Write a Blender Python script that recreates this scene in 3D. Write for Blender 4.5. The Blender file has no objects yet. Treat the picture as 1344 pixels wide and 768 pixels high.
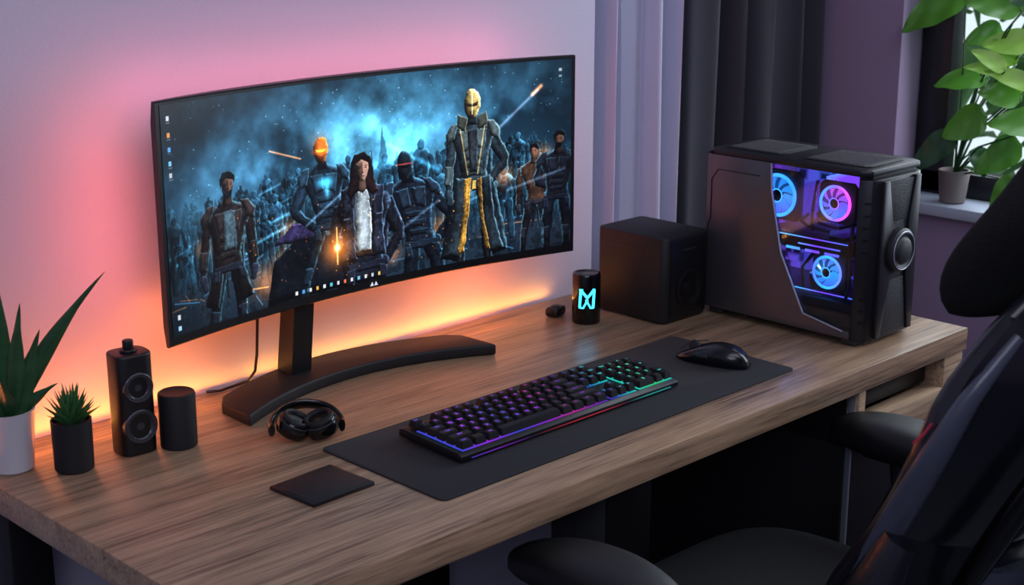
import bpy, bmesh, math, random
import numpy as np
from mathutils import Vector, Matrix
random.seed(7); np.random.seed(7)
D=bpy.data; S=bpy.context.scene
def col(r,g,b):
    f=lambda c:(c/255/12.92) if c/255<=.04045 else ((c/255+.055)/1.055)**2.4
    return (f(r),f(g),f(b),1)
# ---------------------------------------------------------------- materials
def mat(name,c,rough=.5,metal=0,emi=None,es=0,bump=0,scale=60,var=.12,coat=0,sheen=0,stretch=(1,1,1),rvar=.08):
    m=D.materials.new(name); m.use_nodes=True; n=m.node_tree.nodes; l=m.node_tree.links
    b=n['Principled BSDF']; tc=n.new('ShaderNodeTexCoord'); mp=n.new('ShaderNodeMapping')
    mp.inputs['Scale'].default_value=stretch; l.new(tc.outputs['Object'],mp.inputs[0])
    no=n.new('ShaderNodeTexNoise'); no.inputs['Scale'].default_value=scale; no.inputs['Detail'].default_value=4
    l.new(mp.outputs[0],no.inputs['Vector'])
    mx=n.new('ShaderNodeMix'); mx.data_type='RGBA'; l.new(no.outputs['Fac'],mx.inputs['Factor'])
    mx.inputs['A'].default_value=[x*(1-var) for x in c[:3]]+[1]; mx.inputs['B'].default_value=[min(1,x*(1+var)) for x in c[:3]]+[1]
    l.new(mx.outputs['Result'],b.inputs['Base Color'])
    mr=n.new('ShaderNodeMapRange'); mr.inputs['To Min'].default_value=max(0,rough-rvar); mr.inputs['To Max'].default_value=min(1,rough+rvar)
    l.new(no.outputs['Fac'],mr.inputs['Value']); l.new(mr.outputs['Result'],b.inputs['Roughness'])
    b.inputs['Metallic'].default_value=metal; b.inputs['Coat Weight'].default_value=coat
    b.inputs['Sheen Weight'].default_value=sheen
    if emi: b.inputs['Emission Color'].default_value=emi; b.inputs['Emission Strength'].default_value=es
    if bump:
        bp=n.new('ShaderNodeBump'); bp.inputs['Strength'].default_value=bump; bp.inputs['Distance'].default_value=.002
        l.new(no.outputs['Fac'],bp.inputs['Height']); l.new(bp.outputs[0],b.inputs['Normal'])
    return m
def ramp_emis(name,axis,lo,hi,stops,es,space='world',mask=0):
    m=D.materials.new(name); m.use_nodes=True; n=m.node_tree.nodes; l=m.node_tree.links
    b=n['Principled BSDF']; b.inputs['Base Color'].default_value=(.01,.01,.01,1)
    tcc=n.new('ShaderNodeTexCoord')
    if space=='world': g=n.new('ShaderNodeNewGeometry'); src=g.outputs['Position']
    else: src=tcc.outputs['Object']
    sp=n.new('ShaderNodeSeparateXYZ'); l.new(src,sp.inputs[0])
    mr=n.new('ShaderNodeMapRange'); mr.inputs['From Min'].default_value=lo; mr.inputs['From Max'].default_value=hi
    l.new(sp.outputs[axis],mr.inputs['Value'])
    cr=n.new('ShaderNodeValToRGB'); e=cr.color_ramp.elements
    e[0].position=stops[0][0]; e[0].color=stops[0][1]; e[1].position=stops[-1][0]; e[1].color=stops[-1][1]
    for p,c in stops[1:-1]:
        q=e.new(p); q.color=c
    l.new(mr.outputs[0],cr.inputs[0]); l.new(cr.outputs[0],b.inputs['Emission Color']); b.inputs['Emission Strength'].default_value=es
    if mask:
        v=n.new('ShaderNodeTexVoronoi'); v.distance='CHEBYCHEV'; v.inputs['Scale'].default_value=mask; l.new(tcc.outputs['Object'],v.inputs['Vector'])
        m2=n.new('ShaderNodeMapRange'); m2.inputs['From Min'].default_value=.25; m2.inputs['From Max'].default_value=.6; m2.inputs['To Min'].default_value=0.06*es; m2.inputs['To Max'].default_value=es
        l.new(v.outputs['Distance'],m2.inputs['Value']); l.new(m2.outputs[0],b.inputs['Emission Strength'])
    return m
def wood(name,dark,light,rough=.4):
    m=D.materials.new(name); m.use_nodes=True; n=m.node_tree.nodes; l=m.node_tree.links
    b=n['Principled BSDF']; tc=n.new('ShaderNodeTexCoord')
    def nz(sc,scale,det,dist=0,ro=.55):
        mp=n.new('ShaderNodeMapping'); mp.inputs['Scale'].default_value=sc; l.new(tc.outputs['Object'],mp.inputs[0])
        no=n.new('ShaderNodeTexNoise'); no.inputs['Scale'].default_value=scale; no.inputs['Detail'].default_value=det; no.inputs['Distortion'].default_value=dist; no.inputs['Roughness'].default_value=ro
        l.new(mp.outputs[0],no.inputs['Vector']); return no.outputs['Fac']
    a=nz((.9,11,11),2.0,6,.9); f=nz((7,210,210),3,3); g=nz((2.4,70,70),2.5,4,.3)
    sp=n.new('ShaderNodeSeparateXYZ'); l.new(tc.outputs['Object'],sp.inputs[0])
    def math_(op,x,y):
        q=n.new('ShaderNodeMath'); q.operation=op
        for i,v in enumerate((x,y)):
            if isinstance(v,(int,float)): q.inputs[i].default_value=v
            else: l.new(v,q.inputs[i])
        return q.outputs[0]
    fl=math_('FLOOR',math_('MULTIPLY',sp.outputs['Y'],1/.172),0)
    wn=n.new('ShaderNodeTexWhiteNoise'); wn.noise_dimensions='1D'; l.new(fl,wn.inputs['W'])
    v=math_('ADD',math_('ADD',math_('MULTIPLY',a,.42),math_('MULTIPLY',g,.38)),math_('ADD',math_('MULTIPLY',f,.28),math_('MULTIPLY',wn.outputs['Value'],.05)))
    cr=n.new('ShaderNodeValToRGB'); e=cr.color_ramp.elements
    e[0].position=.41; e[0].color=dark; e[1].position=.70; e[1].color=light
    q=e.new(.54); q.color=[(dark[i]*.45+light[i]*.55) for i in range(3)]+[1]
    l.new(v,cr.inputs[0]); l.new(cr.outputs[0],b.inputs['Base Color'])
    mr=n.new('ShaderNodeMapRange'); mr.inputs['To Min'].default_value=rough+.08; mr.inputs['To Max'].default_value=rough-.08
    l.new(g,mr.inputs['Value']); l.new(mr.outputs[0],b.inputs['Roughness'])
    bp=n.new('ShaderNodeBump'); bp.inputs['Strength'].default_value=.10; bp.inputs['Distance'].default_value=.0004; l.new(f,bp.inputs['Height']); l.new(bp.outputs[0],b.inputs['Normal'])
    return m
# ---------------------------------------------------------------- mesh builder
AX={'z':Matrix.Identity(4),'y':Matrix.Rotation(math.pi/2,4,'X'),'x':Matrix.Rotation(-math.pi/2,4,'Y')}
class MB:
    def __init__(s): s.bm=bmesh.new()
    def add(s,t,m=None,mi=0):
        for f in t.faces: f.material_index=mi
        if m is not None: t.transform(m)
        bmesh.ops.recalc_face_normals(t,faces=t.faces[:])
        me=D.meshes.new('tmp'); t.to_mesh(me); s.bm.from_mesh(me); D.meshes.remove(me); t.free(); return s
    def box(s,c,size,bev=0,rot=None,mi=0,seg=2):
        t=bmesh.new(); bmesh.ops.create_cube(t,size=1); t.transform(Matrix.Diagonal((*size,1)))
        if bev: bmesh.ops.bevel(t,geom=t.edges[:],offset=bev,segments=seg,affect='EDGES',profile=.5)
        m=Matrix.Translation(c)
        if rot: m=m@(rot if isinstance(rot,Matrix) else Matrix.Rotation(rot[1],4,rot[0]))
        return s.add(t,m,mi)
    def b2(s,lo,hi,bev=0,mi=0):
        return s.box([(a+b)/2 for a,b in zip(lo,hi)],[b-a for a,b in zip(lo,hi)],bev,mi=mi)
    def lathe(s,prof,c=(0,0,0),axis='z',seg=40,mi=0,rot=None):
        t=bmesh.new(); rings=[]
        for r,z in prof:
            if r<1e-6: rings.append([t.verts.new((0,0,z))])
            else: rings.append([t.verts.new((r*math.cos(2*math.pi*i/seg),r*math.sin(2*math.pi*i/seg),z)) for i in range(seg)])
        for a,b in zip(rings,rings[1:]):
            for i in range(seg):
                j=(i+1)%seg
                if len(a)==1 and len(b)==1: continue
                if len(a)==1: t.faces.new((a[0],b[i],b[j]))
                elif len(b)==1: t.faces.new((a[i],a[j],b[0]))
                else: t.faces.new((a[i],a[j],b[j],b[i]))
        m=Matrix.Translation(c)@(rot if rot is not None else AX[axis])
        return s.add(t,m,mi)
    def cyl(s,c,r,h,axis='z',bev=.002,seg=40,mi=0,r2=None,rot=None):
        r2=r if r2 is None else r2; b=min(bev,h/2.01,r*.9)
        pr=[(0,0),(r-b,0),(r-b*.3,b*.3),(r,b),(r2,h-b),(r2-b*.3,h-b*.3),(r2-b,h),(0,h)]
        return s.lathe(pr,c,axis,seg,mi,rot)
    def torus(s,c,R,r,axis='z',seg=48,rs=12,mi=0,arc=2*math.pi,rot=None):
        pts=[(R*math.cos(arc*i/seg),R*math.sin(arc*i/seg),0) for i in range(seg+(0 if arc>6.28 else 1))]
        return s.tube(pts,r,rs,closed=arc>6.28,mi=mi,m=Matrix.Translation(c)@(rot if rot is not None else AX[axis]))
    def tube(s,pts,r,seg=10,closed=False,mi=0,m=None,flat=1):
        t=bmesh.new(); P=[Vector(p) for p in pts]; n=len(P); rings=[]; up=Vector((0,0,1)); last=None
        for i,p in enumerate(P):
            a=P[(i-1)%n] if (closed or i>0) else p; b=P[(i+1)%n] if (closed or i<n-1) else p
            d=(b-a).normalized()
            if last is None:
                x=d.cross(up)
                if x.length<.05: x=d.cross(Vector((1,0,0)))
            else: x=last-d*last.dot(d)
            x.normalize(); last=x; y=d.cross(x).normalized(); rr=r[i] if isinstance(r,(list,tuple)) else r
            rings.append([t.verts.new(p+x*rr*math.cos(2*math.pi*k/seg)+y*rr*flat*math.sin(2*math.pi*k/seg)) for k in range(seg)])
        m_=n if closed else n-1
        for i in range(m_):
            a=rings[i]; b=rings[(i+1)%n]
            for k in range(seg): t.faces.new((a[k],a[(k+1)%seg],b[(k+1)%seg],b[k]))
        if not closed: t.faces.new(rings[0]); t.faces.new(rings[-1][::-1])
        return s.add(t,m,mi)
    def loft(s,rings,mi=0,cap=True,m=None,close=True):
        t=bmesh.new(); R=[[t.verts.new(p) for p in r] for r in rings]; k=len(R[0])
        for a,b in zip(R,R[1:]):
            for i in range(k if close else k-1): t.faces.new((a[i],a[(i+1)%k],b[(i+1)%k],b[i]))
        if cap: t.faces.new(R[0]); t.faces.new(R[-1][::-1])
        return s.add(t,m,mi)
    def prism(s,pts,axis,lo,hi,bev=0,mi=0,m=None,seg=2):
        t=bmesh.new()
        def mk(a,b,h): return {'z':(a,b,h),'x':(h,a,b),'y':(a,h,b)}[axis]
        A=[t.verts.new(mk(a,b,lo)) for a,b in pts]; B=[t.verts.new(mk(a,b,hi)) for a,b in pts]; k=len(pts)
        t.faces.new(A[::-1]); t.faces.new(B)
        for i in range(k): t.faces.new((A[i],A[(i+1)%k],B[(i+1)%k],B[i]))
        bmesh.ops.recalc_face_normals(t,faces=t.faces[:])
        if bev:
            bmesh.ops.bevel(t,geom=[e for e in t.edges if e.calc_face_angle(0)>.4],offset=bev,segments=seg,affect='EDGES',profile=.5)
        return s.add(t,m,mi)
    def leaf(s,base,d,L,w,droop=.3,prof='blade',up=(0,0,1),fold=.25,mi=0,n=12,curl=(0,0,0)):
        t=bmesh.new(); d=Vector(d).normalized(); up=Vector(up); base=Vector(base); side=d.cross(up); curl=Vector(curl)
        if side.length<.05: side=d.cross(Vector((1,0,0)))
        side.normalize(); nn=side.cross(d).normalized(); R=[]
        for i in range(n+1):
            q=i/n
            if prof=='blade': W=w*(.55+.45*math.sin(math.pi*min(1,q*1.3)))*(1-q**3)**.8
            elif prof=='heart': W=w*(math.sin(math.pi*min(1,q*1.0)**.70)**.62)*(1-.25*q) if 0<q<1 else 0
            else: W=w*math.sin(math.pi*(.12+.88*q))**.8 if q<1 else 0
            W=max(W,w*.015)
            c=base+d*L*q+Vector((0,0,-1))*droop*L*q*q+curl*L*q*q
            row=[]
            for k in (-1,-.55,0,.55,1):
                row.append(t.verts.new(c+side*W*.5*k+nn*(abs(k)**1.3*W*fold+ (.03*w*math.sin(q*14+k*3) if prof=='heart' else 0))))
            R.append(row)
        for a,b in zip(R,R[1:]):
            for k in range(4): t.faces.new((a[k],a[k+1],b[k+1],b[k]))
        me=D.meshes.new('tmp')
        for f in t.faces: f.material_index=mi
        t.to_mesh(me); s.bm.from_mesh(me); D.meshes.remove(me); t.free(); return s
    def obj(s,name,mats,parent=None,loc=(0,0,0),rot=(0,0,0),ang=38,**props):
        me=D.meshes.new(name); s.bm.to_mesh(me); s.bm.free()
        for m in (mats if isinstance(mats,(list,tuple)) else [mats]): me.materials.append(m)
        me.polygons.foreach_set('use_smooth',[True]*len(me.polygons)); me.set_sharp_from_angle(angle=math.radians(ang))
        o=D.objects.new(name,me); S.collection.objects.link(o); o.location=loc; o.rotation_euler=rot
        if parent: o.parent=parent
        for k,v in props.items(): o[k]=v
        return o
def empty(name,loc,label,category,rot=(0,0,0),**p):
    o=D.objects.new(name,None); o.empty_display_size=.05; S.collection.objects.link(o); o.location=loc; o.rotation_euler=rot
    o['label']=label; o['category']=category
    for k,v in p.items(): o[k]=v
    return o
def sring(c,rx,ry,n=28,e=2.6,plane='xy'):
    r=[]
    for i in range(n):
        a=2*math.pi*i/n; ca,sa=math.cos(a),math.sin(a)
        x=rx*math.copysign(abs(ca)**(2/e),ca); y=ry*math.copysign(abs(sa)**(2/e),sa)
        p={'xy':(x,y,0),'xz':(x,0,y),'yz':(0,x,y)}[plane]; r.append((c[0]+p[0],c[1]+p[1],c[2]+p[2]))
    return r
# ---------------------------------------------------------------- materials list
m_wall=mat('wall_plaster',col(194,192,213),.85,bump=.25,scale=180,var=.03)
m_wall2=mat('wall_paint',col(152,132,162),.85,bump=.2,scale=160,var=.03)
m_ceil=mat('ceiling_paint',col(170,165,180),.9,var=.03)
m_floor=mat('floor_concrete',col(62,64,74),.45,var=.2,scale=9,bump=.1)
m_trim=mat('trim_paint',col(150,150,165),.5,var=.03)
m_strip=mat('strip_paint',col(110,114,126),.5,var=.03)
m_sill=mat('sill_stone',col(176,184,202),.45,var=.06,scale=30)
m_frame=mat('window_frame_paint',col(18,20,30),.4,var=.1)
m_wood=wood('oak_desktop',col(84,62,48),col(194,160,128),.34)
m_wood2=wood('oak_drawer',col(128,100,78),col(222,190,156),.5)
m_black=mat('black_plastic',col(16,16,19),.40,var=.1,scale=300,bump=.05)
m_matte=mat('matte_black',col(20,20,24),.58,var=.12,scale=400,bump=.1)
m_gloss=mat('gloss_black',col(10,10,12),.16,var=.1,rvar=.03)
m_metal=mat('dark_metal',col(18,18,22),.5,.3,var=.1)
m_cone=mat('speaker_cone',col(70,70,78),.26,.5,var=.1)
m_cone2=mat('speaker_cone_dark',col(14,14,16),.4,var=.1)
m_rubber=mat('rubber_grey',col(44,44,50),.5,var=.1)
m_mat=mat('mat_fabric',col(29,29,34),.9,var=.2,scale=900,bump=.3,sheen=.05)
m_case=mat('case_grey_metal',col(98,95,101),.36,.6,var=.05,scale=200)
m_case2=mat('case_dark',col(38,38,44),.38,.4,var=.08,scale=200)
m_silver=mat('silver_trim',col(190,192,208),.3,.6,var=.03)
m_mesh=mat('grille_mesh',col(46,46,52),.55,.3,var=.9,scale=420,bump=.8)
m_white=mat('white_ceramic',col(200,198,205),.35,var=.04,scale=20)
m_soil=mat('soil',col(38,28,22),.95,var=.4,scale=120,bump=1)
m_green=mat('succulent_green',col(58,106,58),.45,var=.4,scale=30)
m_snake=mat('blade_leaf_green',col(44,84,50),.36,var=.6,scale=14,stretch=(1,1,4))
m_leaf=mat('leaf_green',col(78,136,40),.34,var=.35,scale=18)
m_leafd=mat('leaf_dark_green',col(34,70,40),.38,var=.3,scale=18)
m_leafy=mat('leaf_lime_green',col(132,176,66),.4,var=.3,scale=18)
m_hedge=mat('hedge_green',col(96,140,84),.6,var=.6,scale=2.5)
m_lawn=mat('lawn',col(90,130,70),.9,var=.3,scale=8)
m_terr=mat('grey_pot',col(112,102,100),.6,var=.08)
m_chairf=mat('chair_fabric',col(13,13,16),.85,var=.8,scale=360,bump=.9)
m_chairp=mat('chair_plastic',col(22,23,29),.24,var=.08,coat=.25)
m_chaire=mat('chair_edge_plastic',col(70,73,88),.30,var=.08,coat=.2)
m_arm=mat('armrest_pad',col(13,13,16),.5,var=.15,scale=300,bump=.1)
m_led=mat('led_cyan',col(40,190,255),.5,emi=col(50,200,255),es=4)
m_logo=mat('logo_white',col(220,225,235),.5,emi=col(220,225,235),es=.7)
m_red=mat('reflection_red',col(120,30,55),.4,emi=col(220,40,80),es=.12)  # LED reflection put into a red colour with faint emission
m_key=mat('keycap_plastic',col(26,26,30),.36,var=.1,scale=500)
CP=col(170,50,255);CB=col(60,90,255);CC=col(40,230,230);CG=col(60,240,140);CR=col(255,50,90);CK=col(255,70,200)
dm=lambda c,k:(c[0]*k,c[1]*k,c[2]*k,1)
keystops=[(0,CB),(.12,CP),(.25,dm(CB,.8)),(.38,dm(CP,.8)),(.5,dm(CK,.6)),(.6,dm(CP,.6)),(.70,dm(CB,.6)),(.80,CC),(.9,CG),(1,CC)]
m_legend=ramp_emis('key_legend_glow','X',.51,.985,keystops,1.7)
m_under=ramp_emis('key_under_glow','X',.51,.985,keystops,.6)
m_edge=ramp_emis('edge_light','X',.51,.985,[(0,CB),(.15,CP),(.3,(.02,.01,.05,1)),(.5,CR),(.62,CR),(.75,(.03,.01,.06,1)),(.85,CC),(1,CC)],.35)
# ---------------------------------------------------------------- room
def st(o): o['kind']='structure'; return o
st(MB().b2((-2.4,0,0),(1.36,.25,2.6)).obj('wall_back',m_wall))
st(MB().b2((1.36,.15,0),(2.25,.25,2.6)).obj('wall_recess',m_wall2))
w=MB(); w.b2((2.25,-.151,0),(2.40,.25,2.6)); w.b2((2.25,-1.7,0),(2.40,-.151,.815)); w.b2((2.25,-1.7,2.25),(2.40,-.151,2.6)); w.b2((2.25,-3.6,0),(2.40,-1.7,2.6))
st(w.obj('wall_right',m_wall2))
st(MB().b2((-2.5,-3.6,0),(-2.4,.25,2.6)).obj('wall_left',m_wall))
st(MB().b2((-2.5,-3.7,0),(2.4,-3.6,2.6)).obj('wall_front',m_wall2))
st(MB().b2((-2.5,-3.7,-.1),(2.4,.25,0)).obj('floor',m_floor))
st(MB().b2((-2.5,-3.7,2.6),(2.4,.25,2.7)).obj('ceiling',m_ceil))
st(MB().b2((-2.4,-.015,0),(1.36,0,.09),.003).obj('baseboard_back',m_trim))
st(MB().b2((2.235,-3.6,0),(2.25,.15,.09),.003).obj('baseboard_right',m_trim))
st(MB().b2((2.215,-1.72,.815),(2.36,-.155,.842),.004).obj('trim_1',m_sill))
w=MB()
for a in ((-.155,-.235),(-.90,-.98),(-1.62,-1.695)): w.b2((2.335,a[1],.845),(2.385,a[0],2.245),.004)
w.b2((2.335,-1.695,.842),(2.385,-.155,.90),.004); w.b2((2.335,-1.695,2.17),(2.385,-.155,2.245),.004)
st(w.obj('window_1',m_frame))
# outside
g=MB().b2((2.6,-6,-.5),(9,5,-.45)).obj('lawn',m_lawn); g['kind']='stuff'; g['label']='green lawn outside the window'; g['category']='grass'
hd=MB()
for i in range(1100):
    x=3.0+random.random()*.9; y=-1.6+random.random()*3.6; z=-.1+random.random()*2.1
    d=Vector((random.uniform(-1,.3),random.uniform(-1,1),random.uniform(-.6,.6)))
    hd.leaf((x,y,z),d,random.uniform(.15,.28),random.uniform(.07,.13),.3,'oval',n=3)
h_=hd.obj('hedge',m_hedge); h_['kind']='stuff'; h_['label']='leafy green garden hedge outside the window'; h_['category']='hedge'
# curtains
def curtain(name,x0,x1,yc,amp,nf,z0,z1,m,label,seed):
    rnd=random.Random(seed); ph=[rnd.uniform(0,6.28) for _ in range(8)]
    t=bmesh.new(); R=[]; N=nf*30
    for j in range(26):
        z=z0+(z1-z0)*j/25; row=[]; zz=z*1.0
        for i in range(N+1):
            s=i/N
            a=2*math.pi*nf*(s+.045*math.sin(2*math.pi*s*1.6+ph[0])+.022*math.sin(2*math.pi*s*3.7+ph[1]))+.34*math.sin(zz*1.9+s*5+ph[2])
            am=.62+.38*math.sin(2*math.pi*s*nf*.37+ph[3])
            y=amp*(am*math.sin(a)+.34*math.sin(2.1*a+ph[4])*math.sin(2*math.pi*s*1.3+ph[5]+zz*.9)+.08*math.sin(3.3*a+ph[6]+zz))
            x=x0+(x1-x0)*s+.55*(x1-x0)/nf*.15*math.sin(2*a+ph[7])*math.sin(math.pi*s)+.003*math.sin(zz*3+s*9)*math.sin(math.pi*s)
            row.append(t.verts.new((x,yc+max(-.068,min(.062,y)),z)))
        R.append(row)
    for a,b in zip(R,R[1:]):
        for i in range(N): t.faces.new((a[i],a[i+1],b[i+1],b[i]))
    o=MB(); o.add(t); o=o.obj(name,m,ang=88); o['label']=label; o['category']='curtain'; return o
m_sheer=mat('sheer_fabric',col(184,182,206),.8,var=.04,scale=300,sheen=.6)
m_drape=mat('drape_fabric',col(44,42,55),.85,var=.08,scale=400,sheen=.3,bump=.1)
curtain('sheer_curtain',1.366,1.700,.075,.052,4,.02,2.52,m_sheer,'light grey sheer curtain hanging in soft folds','36')
curtain('blackout_curtain',1.703,2.235,.08,.060,5,.02,2.52,m_drape,'dark charcoal blackout curtain in heavy folds','57')
r=MB().b2((1.365,.06,2.52),(2.245,.10,2.6),.003).obj('curtain_rail',m_trim); r['label']='slim white curtain rail under the ceiling'; r['category']='curtain rail'
# ---------------------------------------------------------------- desk
desk=empty('desk',(0.828,-.345,0),'oak-topped desk with dark metal legs against the wall','desk')
o=MB().b2((-.828,-.345,.708),(.828,.343,.75),.0015).obj('desktop',m_wood,desk)
def leg(x,y,wx,wy): return MB().b2((x-wx/2,y-wy/2,0),(x+wx/2,y+wy/2,.708),.003).obj('leg',m_metal,desk)
for x in (-.76,-.185): 
    leg(x,-.29,.065,.05); leg(x,.29,.065,.05)
leg(.02,-.20,.09,.04); leg(.02,.29,.09,.04)
MB().b2((-.72,.27,.64),(.44,.30,.705)).obj('crossbar',m_metal,desk); MB().b2((-.72,-.27,.66),(-.21,-.25,.705)).obj('crossbar',m_metal,desk)
cab=empty('drawer_cabinet',(1.475,-.36,0),'drawer unit with oak front and dark slot under the desktop','cabinet')
MB().b2((-.175,-.30,.0),(.175,.32,.60),.003).b2((-.175,-.30,.60),(-.158,.32,.707),.001).b2((-.155,.28,.60),(.17,.32,.707)).obj('body',m_metal,cab)
b=MB(); b.b2((-.175,-.326,.60),(-.155,-.301,.707),.001); b.b2((.11,-.326,.60),(.175,.32,.707),.001); b.b2((-.155,-.32,.600),(.11,-.29,.604),.001); b.obj('wooden_frame',m_wood2,cab)
b=MB(); b.b2((-.153,-.29,.652),(.108,.27,.70),.003); b=b.obj('drawer',m_black,cab)
MB().b2((-.153,-.330,.600),(.175,-.3265,.648),.001).b2((-.150,-.327,.602),(.108,-.29,.648),.001).obj('drawer_front',m_wood2,cab)
MB().b2((-.182,-.318,.03),(-.1755,-.308,.70),.001).obj('edge_strip',m_strip,cab)
# ---------------------------------------------------------------- screen painting
W,H=1100,458
X,Y=np.meshgrid(np.linspace(0,2.4,W),np.linspace(0,1,H))
def vnoise(sc,seed,oct=5):
    rs=np.random.RandomState(seed); out=np.zeros((H,W)); amp=1; tot=0
    for o in range(oct):
        nx=int(2.4*sc)+3; ny=int(sc)+3; g=rs.rand(ny,nx); x=X*sc; y=Y*sc
        x=np.clip(x,0,nx-2.001); y=np.clip(y,0,ny-2.001)
        xi=x.astype(int); yi=y.astype(int); fx=x-xi; fy=y-yi; fx=fx*fx*(3-2*fx); fy=fy*fy*(3-2*fy)
        v=(g[yi,xi]*(1-fx)+g[yi,xi+1]*fx)*(1-fy)+(g[yi+1,xi]*(1-fx)+g[yi+1,xi+1]*fx)*fy
        out+=v*amp; tot+=amp; amp*=.55; sc*=2
    return out/tot
def C3(r,g,b): return np.array([r,g,b])/255.
n1=vnoise(3,1); n2=vnoise(9,2); n3=vnoise(34,3,3); n4=vnoise(5,9); n5=vnoise(26,12,3); n6=vnoise(26,13,3)
XW=X+(n5-.5)*.016; YW=Y+(n6-.5)*.016
ridge=1-np.abs(n3-.5)*5; ridge=np.clip(ridge,0,1)**2
img=np.zeros((H,W,3))
def blob(x,y,sx,sy,c,a=1.):
    global img
    img+=(np.exp(-(((X-x)/sx)**2+((Y-y)/sy)**2))*a)[...,None]*c
img[:]=C3(12,27,38)
cl=np.clip((n1*.6+n2*.4-.36)*2.6,0,1)
img+=np.exp(-(((X-1.3)/.85)**2+((Y-.66)/.34)**2))[...,None]*C3(52,104,132)*(.15+1.15*cl[...,None])
img+=np.exp(-(((X-1.25)/.28)**2+((Y-.62)/.22)**2))[...,None]*C3(70,130,150)*(.2+.9*n2[...,None])
img+=np.exp(-(((X-.5)/.5)**2+((Y-.45)/.28)**2))[...,None]*C3(40,74,98)*(cl[...,None]+.25)
img+=np.exp(-(((X-2.1)/.35)**2+((Y-.5)/.24)**2))[...,None]*C3(44,82,108)*(cl[...,None]+.25)
img+=cl[...,None]*C3(26,40,50)
rs=np.random.RandomState(4)
def win(x0,x1,y0,y1):
    i0=max(0,int(x0/2.4*(W-1))-2); i1=min(W,int(x1/2.4*(W-1))+3); j0=max(0,int(y0*(H-1))-2); j1=min(H,int(y1*(H-1))+3)
    return slice(j0,max(j0,j1)),slice(i0,max(i0,i1))
for i in range(200):
    sx,sy=rs.rand()*2.4,.55+.45*rs.rand(); s_=win(sx-.01,sx+.01,sy-.01,sy+.01); img[s_]+=np.exp(-(((X[s_]-sx)**2+(Y[s_]-sy)**2)/(.0022)**2))[...,None]*C3(150,190,210)*rs.rand()
def tri(cx,w_,h_,y0=.4): return (np.abs(XW-cx)<w_*np.clip(1-(YW-y0)/h_,0,1))&(YW>y0-.1)
sk=np.zeros((H,W),bool)
for i in range(60):
    cx=rs.rand()*2.4; sk|=tri(cx,.02+.03*rs.rand(),.06+.16*rs.rand()*(1-.3*abs(cx-1.25)),.38+.06*rs.rand())
sk|=tri(1.27,.05,.34,.42)|tri(1.2,.03,.24,.42)|tri(1.35,.03,.22,.42)
img[sk]=img[sk]*.5+C3(12,32,46)*.5
def line(x0,y0,x1,y1,w_,c,soft=1.0):
    s_=win(min(x0,x1)-w_*3,max(x0,x1)+w_*3,min(y0,y1)-w_*3,max(y0,y1)+w_*3)
    dx,dy=x1-x0,y1-y0; L2=dx*dx+dy*dy+1e-9; x=X[s_]; y=Y[s_]; t=np.clip(((x-x0)*dx+(y-y0)*dy)/L2,0,1); d=np.hypot(x-x0-t*dx,y-y0-t*dy)
    img[s_]+=(np.exp(-(d/w_)**2)*soft)[...,None]*c
gr=np.clip((.45-Y)*5,0,1)[...,None]
img=img*(1-gr*.7)+gr*(C3(16,26,36)+(ridge*.5+np.clip(n3-.45,0,1))[...,None]*C3(80,100,125)*.6)*.7
for i in range(90):
    x0=rs.rand()*2.3; y0=.05+.42*rs.rand(); line(x0,y0,x0+.14*rs.randn(),y0+.03*rs.randn(),.003,(C3(60,120,170) if rs.rand()>.35 else C3(220,130,60))*(.25+.6*rs.rand()))
def cap(x0,y0,x1,y1,r0,r1,c,rim=C3(90,160,200),L=(.3,.5,.8),rd=(.7,.5),k=1.,tex=.5,warp=True):
    rm=max(r0,r1)+.012; s_=win(min(x0,x1)-rm,max(x0,x1)+rm,min(y0,y1)-rm,max(y0,y1)+rm)
    x=(XW if warp else X)[s_]; y=(YW if warp else Y)[s_]
    if x.size==0: return
    dx,dy=x1-x0,y1-y0; L2=dx*dx+dy*dy+1e-9; t=np.clip(((x-x0)*dx+(y-y0)*dy)/L2,0,1)
    ex=x-x0-t*dx; ey=y-y0-t*dy; r_=r0+(r1-r0)*t; d=np.hypot(ex,ey)/r_; a=np.clip((1-d)*r_/.004,0,1)[...,None]
    nx=ex/r_; ny=ey/r_; nz=np.sqrt(np.clip(1-d*d,0,1)); sh=np.clip(nx*L[0]+ny*L[1]+nz*L[2],0,1)*.9+.15
    te=1+tex*(ridge[s_]*.9-.3)+tex*(n2[s_]-.5)*2
    ri=np.clip((d-.55)/.45,0,1)*np.clip(nx*rd[0]+ny*rd[1],0,1)
    cc=(sh*te)[...,None]*c*k+(ri*(.4+1.1*n3[s_]))[...,None]*rim
    img[s_]=img[s_]*(1-a)+a*np.clip(cc,0,1)
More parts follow.
